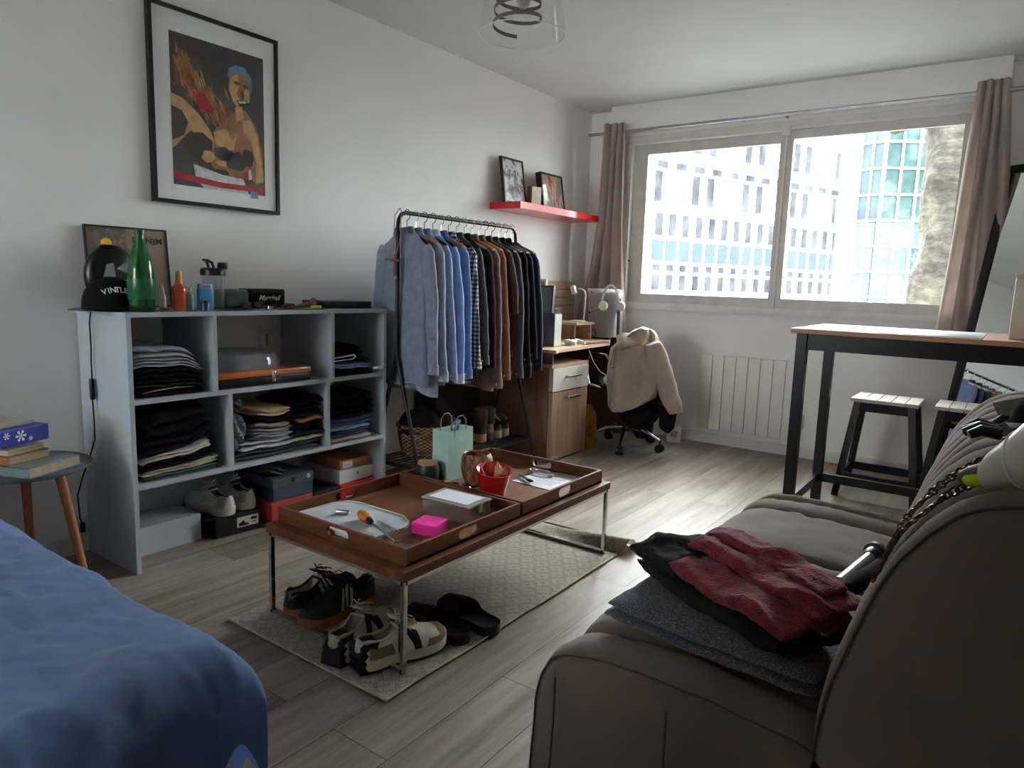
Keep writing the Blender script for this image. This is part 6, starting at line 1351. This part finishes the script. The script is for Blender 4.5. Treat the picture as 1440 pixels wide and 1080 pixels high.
put(q, 'seams', M_seam, so)
q = MB(); q.tube([(2.33, 1.084, .385), (2.335, 1.075, .3), (2.33, 1.072, .15), (2.335, 1.074, .04)], .0025, n=5); put(q, 'panel_seam', M_seam, so); q = MB(); q.tube([(2.56, 1.075, .41), (2.562, 1.070, .25), (2.56, 1.072, .04)], .0025, n=5); put(q, 'panel_seam', M_seam, so)
q = MB(); q.tube([SF(int(len(SP) * k), 2.34 + .09 * sin(k * 3) + .0) for k in [.5 + .04 * j for j in range(11)]], .0012, n=5); put(q, 'cross_stitch', M_seam, so)
# blankets on the seat
M_gb = cloth('charcoal_melange', (70, 72, 76), heather=.6, wv=300, bump=.4)
bz = .448
gb_ = thing('grey_blanket', 'charcoal melange blanket folded flat on the sofa seat', 'blanket', (2.57, 1.42, bz))
q = MB()
for k in range(2): q.pillow((2.575 + .004 * k, 1.395, bz + .013 + .023 * k), (.435 - .008 * k, .375, .026), 26, 26, 9, wave=lambda x, y: .006 * fbm(x * 8, y * 8, 2) + .003 * fbm(x * 20, y * 20, 1), rz=-.09)
q.noisy(.003, 30); put(q, 'folds', M_gb, gb_)
rf = thing('dark_fleece', 'dark grey fleece folded under the red one on the blanket', 'blanket', (2.56, 1.37, bz + .05))
M_dfl = cloth('dark_fleece', (40, 38, 38), wv=220, bump=.8)
def soft(c, d, rz, m, nm, parent, seed, amp=.007, wv=.010, ex=6, n=40):
    q = MB(); q.pillow(c, d, n, n, ex, wave=lambda x, y: wv * fbm(x * 9 + seed, y * 12, seed) + wv * .9 * max(0, 1 - 5 * abs(fbm(x * 5 + seed, y * 9, seed + 4))) + wv * .3 * fbm(x * 30, y * 30, seed), rz=rz)
    q.noisy(amp, 14, seed); q.noisy(amp * .3, 70, seed + 2); return put(q, nm, m, parent, ang=80)
soft((2.57, 1.375, bz + .070), (.43, .20, .045), -.50, M_dfl, 'lower_fold', rf, 3); soft((2.455, 1.435, bz + .104), (.17, .22, .055), -.50, M_dfl, 'upper_fold', rf, 5, .009, .012, 4)
rfl = thing('red_fleece', 'dark red fleece blanket folded on top of the grey blankets', 'blanket', (2.62, 1.34, bz + .1)); M_red = cloth('red_fleece', (118, 24, 38), (142, 34, 48), wv=220, bump=.9, fz=40)
soft((2.625, 1.315, bz + .115), (.32, .19, .036), -.56, M_red, 'lower_fold', rfl, 7, .008, .012)
soft((2.640, 1.360, bz + .142), (.35, .135, .036), -.56, M_red, 'upper_fold', rfl, 9, .008, .013)
soft((2.632, 1.392, bz + .160), (.33, .07, .026), -.55, M_red, 'top_fold', rfl, 12, .007, .010)
# tube thing
tb = thing('folding_umbrella', 'black and silver umbrella resting between seat and backrest', 'umbrella', (2.76, 1.72, .46))
a0, a1 = Vector((2.748, 1.905, .475)), Vector((2.752, 1.60, .50))
a0, a1 = Vector((2.745, 1.90, .487)), Vector((2.715, 1.665, .487))
put(MB().tube([a0, a0.lerp(a1, .5), a1], .014, n=16), 'shaft', M_steel, tb); dd_ = (a1 - a0).normalized()
put(MB().tube([a0 - dd_ * .05, a0 - dd_ * .04, a0 - dd_ * .02, a0 - dd_ * .018, a0 + dd_ * .005, a0 + dd_ * .02], [.018, .026, .027, .02, .021, .016], n=20), 'end_cap', M_black, tb)
put(MB().tube([Vector((2.768, 1.86, .487)), Vector((2.762, 1.76, .492)), Vector((2.748, 1.66, .495)), Vector((2.742, 1.62, .492))], [.012, .018, .022, .016], n=14).noisy(.003, 30), 'canopy', cloth('umbrella_black', (18, 18, 20)), tb)
# chain strap
def chain(path, lab, nlinks=None, size=.0105):
    P = [V3(p) for p in path]; fine = []
    for i in range(len(P) - 1):
        p0_, p1_, p2_, p3_ = P[max(0, i - 1)], P[i], P[i + 1], P[min(len(P) - 1, i + 2)]
        for k in range(20):
            t = k / 20; fine.append(.5 * ((2 * p1_) + (p2_ - p0_) * t + (2 * p0_ - 5 * p1_ + 4 * p2_ - p3_) * t * t + (-p0_ + 3 * p1_ - 3 * p2_ + p3_) * t ** 3))
    fine.append(P[-1]); L = [0]
    for a, b2 in zip(fine, fine[1:]): L.append(L[-1] + (b2 - a).length)
    r = thing('bag_chain', lab, 'chain', P[0]); n = int(L[-1] / size); q = MB(); j = 0
    for i in range(n):
        s_ = i * size
        while L[j + 1] < s_ and j < len(L) - 2: j += 1
        c_ = fine[j].lerp(fine[j + 1], (s_ - L[j]) / max(1e-9, L[j + 1] - L[j])); d_ = (fine[j + 1] - fine[j]).normalized(); a = d_.orthogonal().normalized(); b2 = d_.cross(a); w_ = (a if i % 2 else b2) * .7 + (b2 if i % 2 else a) * .3; w_.normalize()
        q.tube([c_ + d_ * size * .72 * cos(t) + w_ * .0056 * sin(t) for t in [2 * PI * k / 10 for k in range(10)]], .0021, closed=True, n=6)
    put(q, 'links', plain('antique_brass', (112, 88, 72), .28, 1, var=.15), r)
chain([(2.836, 1.28, .683), (2.846, 1.27, .721), (2.856, 1.27, .748), (2.868, 1.30, .775), (2.886, 1.32, .802), (2.905, 1.35, .824), (2.922, 1.37, .840), (2.945, 1.40, .856), (2.963, 1.43, .866), (2.986, 1.52, .876), (3.007, 1.63, .884), (3.03, 1.70, .886)], 'bronze chain strap running up the sofa back, the farther strand')
chain([(2.834, 1.225, .680), (2.841, 1.22, .699), (2.857, 1.21, .748), (2.873, 1.21, .780), (2.903, 1.20, .820), (2.919, 1.21, .838), (2.935, 1.22, .850), (2.952, 1.23, .860), (2.975, 1.225, .870), (3.0, 1.22, .878)], 'bronze chain strap on the sofa back, strand ending at the white appliance')
# white appliance with lime tip
ap_ = thing('garment_steamer', 'white plastic appliance with a lime green tip, resting on the sofa back', 'appliance', (3.03, 1.20, .88))
A0 = Vector((2.966, 1.19, .884)); A1 = Vector((3.22, 1.03, .965)); da = (A1 - A0).normalized(); side = da.cross(Vector((0, 0, 1))).normalized(); upv = side.cross(da)
def apc(t, rx, rz_, oz=0): return (A0 + (A1 - A0) * t + upv * oz, side * rx, upv * rz_)
put(MB().loft([apc(-.13, .002, .002, -.004), apc(-.12, .012, .010, -.004), apc(-.07, .017, .015, -.002), apc(.0, .018, .018, .0), apc(.03, .016, .016, .002)], 20), 'tip_holder', plain('dark_grip', (92, 88, 76), .5), ap_)
put(MB().loft([apc(-.115, .010, .008, -.005), apc(-.07, .0185, .0125, -.005), apc(.0, .0195, .0155, -.004), apc(.015, .018, .014, -.004)], 20), 'tip', plain('lime_tip', (190, 224, 20), .3), ap_)
put(MB().loft([apc(.0, .021, .021, .0), apc(.04, .028, .027, .006), apc(.14, .034, .034, .02), apc(.3, .055, .058, .032), apc(.6, .075, .075, .045), apc(1, .075, .075, .05)], 32), 'body', plain('appliance_white', (206, 202, 188), .35, var=.01, coat=.3), ap_)
put(MB().tube([A0 + (A1 - A0) * .16 + upv * .02 + side * .0375 * cos(a) + upv * .0385 * sin(a) for a in [2 * PI * i / 28 for i in range(28)]], .0022, closed=True, n=6), 'trim_ring', M_white, ap_)
# black gloves and hat on the crest
def glove(lab, c, rz, seed):
    r = thing('leather_glove', lab, 'glove', c, rz); M_gl = plain('black_leather', (26, 26, 30), .38, var=.1, bump=.2, bs=80)
    put(MB().loft([((-.02 + .02 * k, 0, .018 + .004 * sin(k)), (0, .038 * (1 if k < 6 else .9), 0), (0, 0, .016)) for k in range(7)], 18).noisy(.005, 20, seed), 'palm', M_gl, r, W=False)
    for k in range(4): put(MB().tube([(-.03, -.027 + .018 * k, .018), (-.06, -.03 + .02 * k, .022 + .004 * (k % 2)), (-.088 + .006 * abs(k - 1.5), -.034 + .023 * k, .012)], [.011, .0105, .008], n=12), 'finger', M_gl, r, W=False)
    put(MB().tube([(.03, -.035, .016), (.0, -.058, .018), (-.03, -.064, .010)], [.012, .012, .009], n=12), 'thumb', M_gl, r, W=False)
glove('black leather glove on the sofa back, finger pointing to the room', (3.0, 1.56, .872), .15, 2); glove('black leather glove crumpled behind the other on the sofa back', (3.035, 1.70, .872), .9, 5)
fh = thing('peaked_hat', 'dark olive cap with a stiff peak on top of the sofa back', 'cap', (3.06, 1.66, .88)); q = MB()
q.loft([((3.075, 1.655, .90 + .008 * k), (.09 * math.sqrt(1 - (k / 9) ** 2 * .95), 0, 0), (0, .085 * math.sqrt(1 - (k / 9) ** 2 * .95), 0)) for k in range(10)], 28).noisy(.008, 14, 3); put(q, 'crown', cloth('cap_black', (28, 29, 32)), fh)
put(MB().prism([(0, 0), (.09, -.01), (.10, .06), (.02, .055), (-.03, .03)], -.002, .002, frameM((2.965, 1.68, .905), (.8, -.6, .1), (.3, .6, .5))), 'peak', cloth('olive_peak', (78, 80, 70)), fh, smooth=False)
heap('black_scarf', 'black knitted scarf heaped at the far part of the sofa back', (3.08, 1.98, .868), (.075, .1, .07), (30, 30, 33), 6, 'scarf', .012)

# ------------------------------------------------------------------ bar table and stools
M_bt = wood('bar_black', (9, 9, 11), (17, 17, 20), 'z', .32, spec=.25); M_btx = wood('bar_black_x', (9, 9, 11), (17, 17, 20), 'x', .32, spec=.25)
M_btop = wood('bar_top', (150, 96, 70), (196, 142, 110), 'x', .42, coat=.1)
bt = thing('bar_table', 'tall bar table with black legs and a reddish wooden top', 'table', (2.8, 3.66, 0))
tx0, tx1, ty0, ty1, tz = 2.148, 3.42, 3.32, 4.0, .97
for k in range(5): put(MB().bb(tx0, tx1, ty0 + k * .136 + .0006, ty0 + (k + 1) * .136 - .0006, tz - .021, tz, bev=.001), 'top_plank', M_btop, bt, smooth=False)
lx0, lx1, ly0, ly1, lw = tx0 + .045, tx1 - .045, ty0 + .045, ty1 - .045, .046
for x in (lx0, lx1):
    for y in (ly0, ly1): put(MB().bb(x - lw / 2 + .0, x + lw / 2, y - lw / 2, y + lw / 2, 0, tz - .021, bev=.002), 'leg', M_bt, bt, smooth=False)
q = MB()
for y in (ly0, ly1): q.bb(lx0, lx1, y - .011, y + .011, tz - .095, tz - .021)
for x in (lx0, lx1): q.bb(x - .011, x + .011, ly0, ly1, tz - .095, tz - .021)
put(q, 'apron', M_btx, bt, smooth=False)
put(MB().bb(lx0, lx1, ly1 - .012, ly1 + .012, .135, .18, bev=.001), 'foot_rail', M_btx, bt, smooth=False)
for x in (lx0, lx1): put(MB().bb(x - .012, x + .012, ly0, ly1, .135, .18, bev=.001), 'foot_rail', M_bt, bt, smooth=False)
for lab, a, b2 in (('thin pale placemat at the left end of the bar table', 2.17, 2.46), ('thin grey placemat in the middle of the bar table', 2.475, 2.87)): put(MB().bb(a, b2, 3.345, 3.9, tz + .0004, tz + .0035, bev=.001), 'placemat', plain('mat_' + lab.split()[1], (206, 202, 196) if 'pale' in lab else (176, 182, 188), .4, var=.05), label=lab, cat='placemat', group='placemats on the bar table')
cb = thing('cream_canister', 'cream square canister standing on the bar table', 'canister', (3.04, 3.62, tz)); put(MB().bb(2.952, 3.13, 3.50, 3.66, tz + .0006, tz + .245, bev=.006), 'body', plain('canister_cream', (204, 198, 182), .5, var=.02), cb); put(MB().bb(2.950, 3.132, 3.498, 3.662, tz + .245, tz + .262, bev=.004), 'lid', plain('canister_lid', (196, 190, 176), .5), cb)
def stool(lab, cx_, cy_, rz, zt=.56, w_=.335, d_=.30):
    r = thing('bar_stool', lab, 'stool', (cx_, cy_, 0), rz, group='black slatted stools')
    M_sl = wood('slat_pale', (176, 168, 158), (206, 198, 188), 'y', .4); n = 5; pw = w_ / n
    for k in range(n): put(MB().box((-w_ / 2 + pw * (k + .5), 0, zt - .010), (pw - .004, d_, .020), bev=.0015), 'seat_slat', M_sl, r, W=False, smooth=False)
    tw, td, bw, bd_ = w_ / 2 - .035, d_ / 2 - .03, w_ / 2 + .028, d_ / 2 + .022
    for sx_ in (-1, 1):
        for sy_ in (-1, 1): put(MB().bar((sx_ * bw, sy_ * bd_, 0), (sx_ * tw, sy_ * td, zt - .020), .034, .034, (0, 1, 0)), 'leg', M_bt, r, W=False, smooth=False)
    def at(z, s, t): k = z / (zt - .02); return bw + (tw - bw) * k if s else bd_ + (td - bd_) * k
    for z, h in ((zt - .047, .05), (.115, .045)):
        x, y = at(z, 1, 0), at(z, 0, 0)
        for sy_ in (-1, 1): put(MB().bb(-x, x, sy_ * y - .009, sy_ * y + .009, z - h / 2, z + h / 2), 'rail', M_btx, r, W=False, smooth=False)
        for sx_ in (-1, 1): put(MB().bb(sx_ * x - .009, sx_ * x + .009, -y, y, z - h / 2, z + h / 2), 'rail', M_bt, r, W=False, smooth=False)
stool('black stool with pale slatted seat, fully in view behind the bar table', 2.433, 4.40, .0)
stool('black stool with pale slatted seat, half hidden by the sofa back', 2.835, 4.43, .0)

# ------------------------------------------------------------------ leaning mirror
mx_ = Vector((.875, -.484, 0)).normalized(); mn = Vector((-.484, -.875, 0)).normalized()
T0 = Vector((2.835, 4.99, 1.866)); B0 = T0 + mn * .40; B0.z = .0
up_ = (T0 - B0).normalized(); Lm = (T0 - B0).length; Wm = .72; nr_ = mx_.cross(up_); nr_ = nr_ if nr_.dot(mn) > 0 else -nr_
mr = thing('floor_mirror', 'tall black-framed mirror leaning in the corner by the window', 'mirror', B0)
MM = Matrix(((mx_.x, up_.x, nr_.x, B0.x), (mx_.y, up_.y, nr_.y, B0.y), (mx_.z, up_.z, nr_.z, B0.z + .012), (0, 0, 0, 1)))
fw_ = .045; q = MB()
for a in ((0, Wm, 0, fw_), (0, Wm, Lm - fw_, Lm), (0, fw_, fw_, Lm - fw_), (Wm - fw_, Wm, fw_, Lm - fw_)): q.bb(*a, -.025, .008, bev=.003)
put(q.xf(MM), 'frame', M_blackm, mr)
put(MB().bb(fw_ - .005, Wm - fw_ + .005, fw_ - .005, Lm - fw_ + .005, -.012, -.004).xf(MM), 'glass', plain('mirror_silver', (222, 226, 228), .02, 1, var=0), mr, smooth=False)

# ------------------------------------------------------------------ camera
f_ = Vector((-.5743965, .80605795, -.14261572)); r_ = Vector((.81125365, .58380445, .03224716)); u_ = Vector((-.10925277, .09717487, .98925269))
cam = bpy.data.cameras.new('camera'); co = bpy.data.objects.new('camera', cam); C.objects.link(co)
cam.sensor_width = 36; cam.sensor_fit = 'HORIZONTAL'; cam.lens = 988.89 * 36 / 1440; cam.clip_start = .02; cam.clip_end = 500
co.matrix_world = Matrix(((r_.x, u_.x, -f_.x, CAM.x), (r_.y, u_.y, -f_.y, CAM.y), (r_.z, u_.z, -f_.z, CAM.z), (0, 0, 0, 1)))
bpy.context.scene.camera = co

# ------------------------------------------------------------------ light: overcast daylight through the window
wo = bpy.data.worlds.new('sky'); bpy.context.scene.world = wo; wo.use_nodes = True
bg = wo.node_tree.nodes['Background']; bg.inputs[0].default_value = (.93, .97, 1.0, 1); bg.inputs[1].default_value = 3.1
sun = bpy.data.lights.new('sun', 'SUN'); sun.energy = 4.5; sun.angle = math.radians(56); sun.color = (.95, .98, 1.0)
su = bpy.data.objects.new('sun', sun); C.objects.link(su)
su.rotation_euler = Vector((-.05, -1, -.62)).to_track_quat('-Z', 'Y').to_euler()
sc = bpy.context.scene
sc.view_settings.view_transform = 'Standard'; sc.view_settings.look = 'None'; sc.view_settings.exposure = 2.5; sc.view_settings.gamma = 1
sc.view_settings.use_curve_mapping = False
sc.cycles.max_bounces = 14; sc.cycles.diffuse_bounces = 10; sc.cycles.transparent_max_bounces = 12; sc.cycles.caustics_reflective = False; sc.cycles.caustics_refractive = False
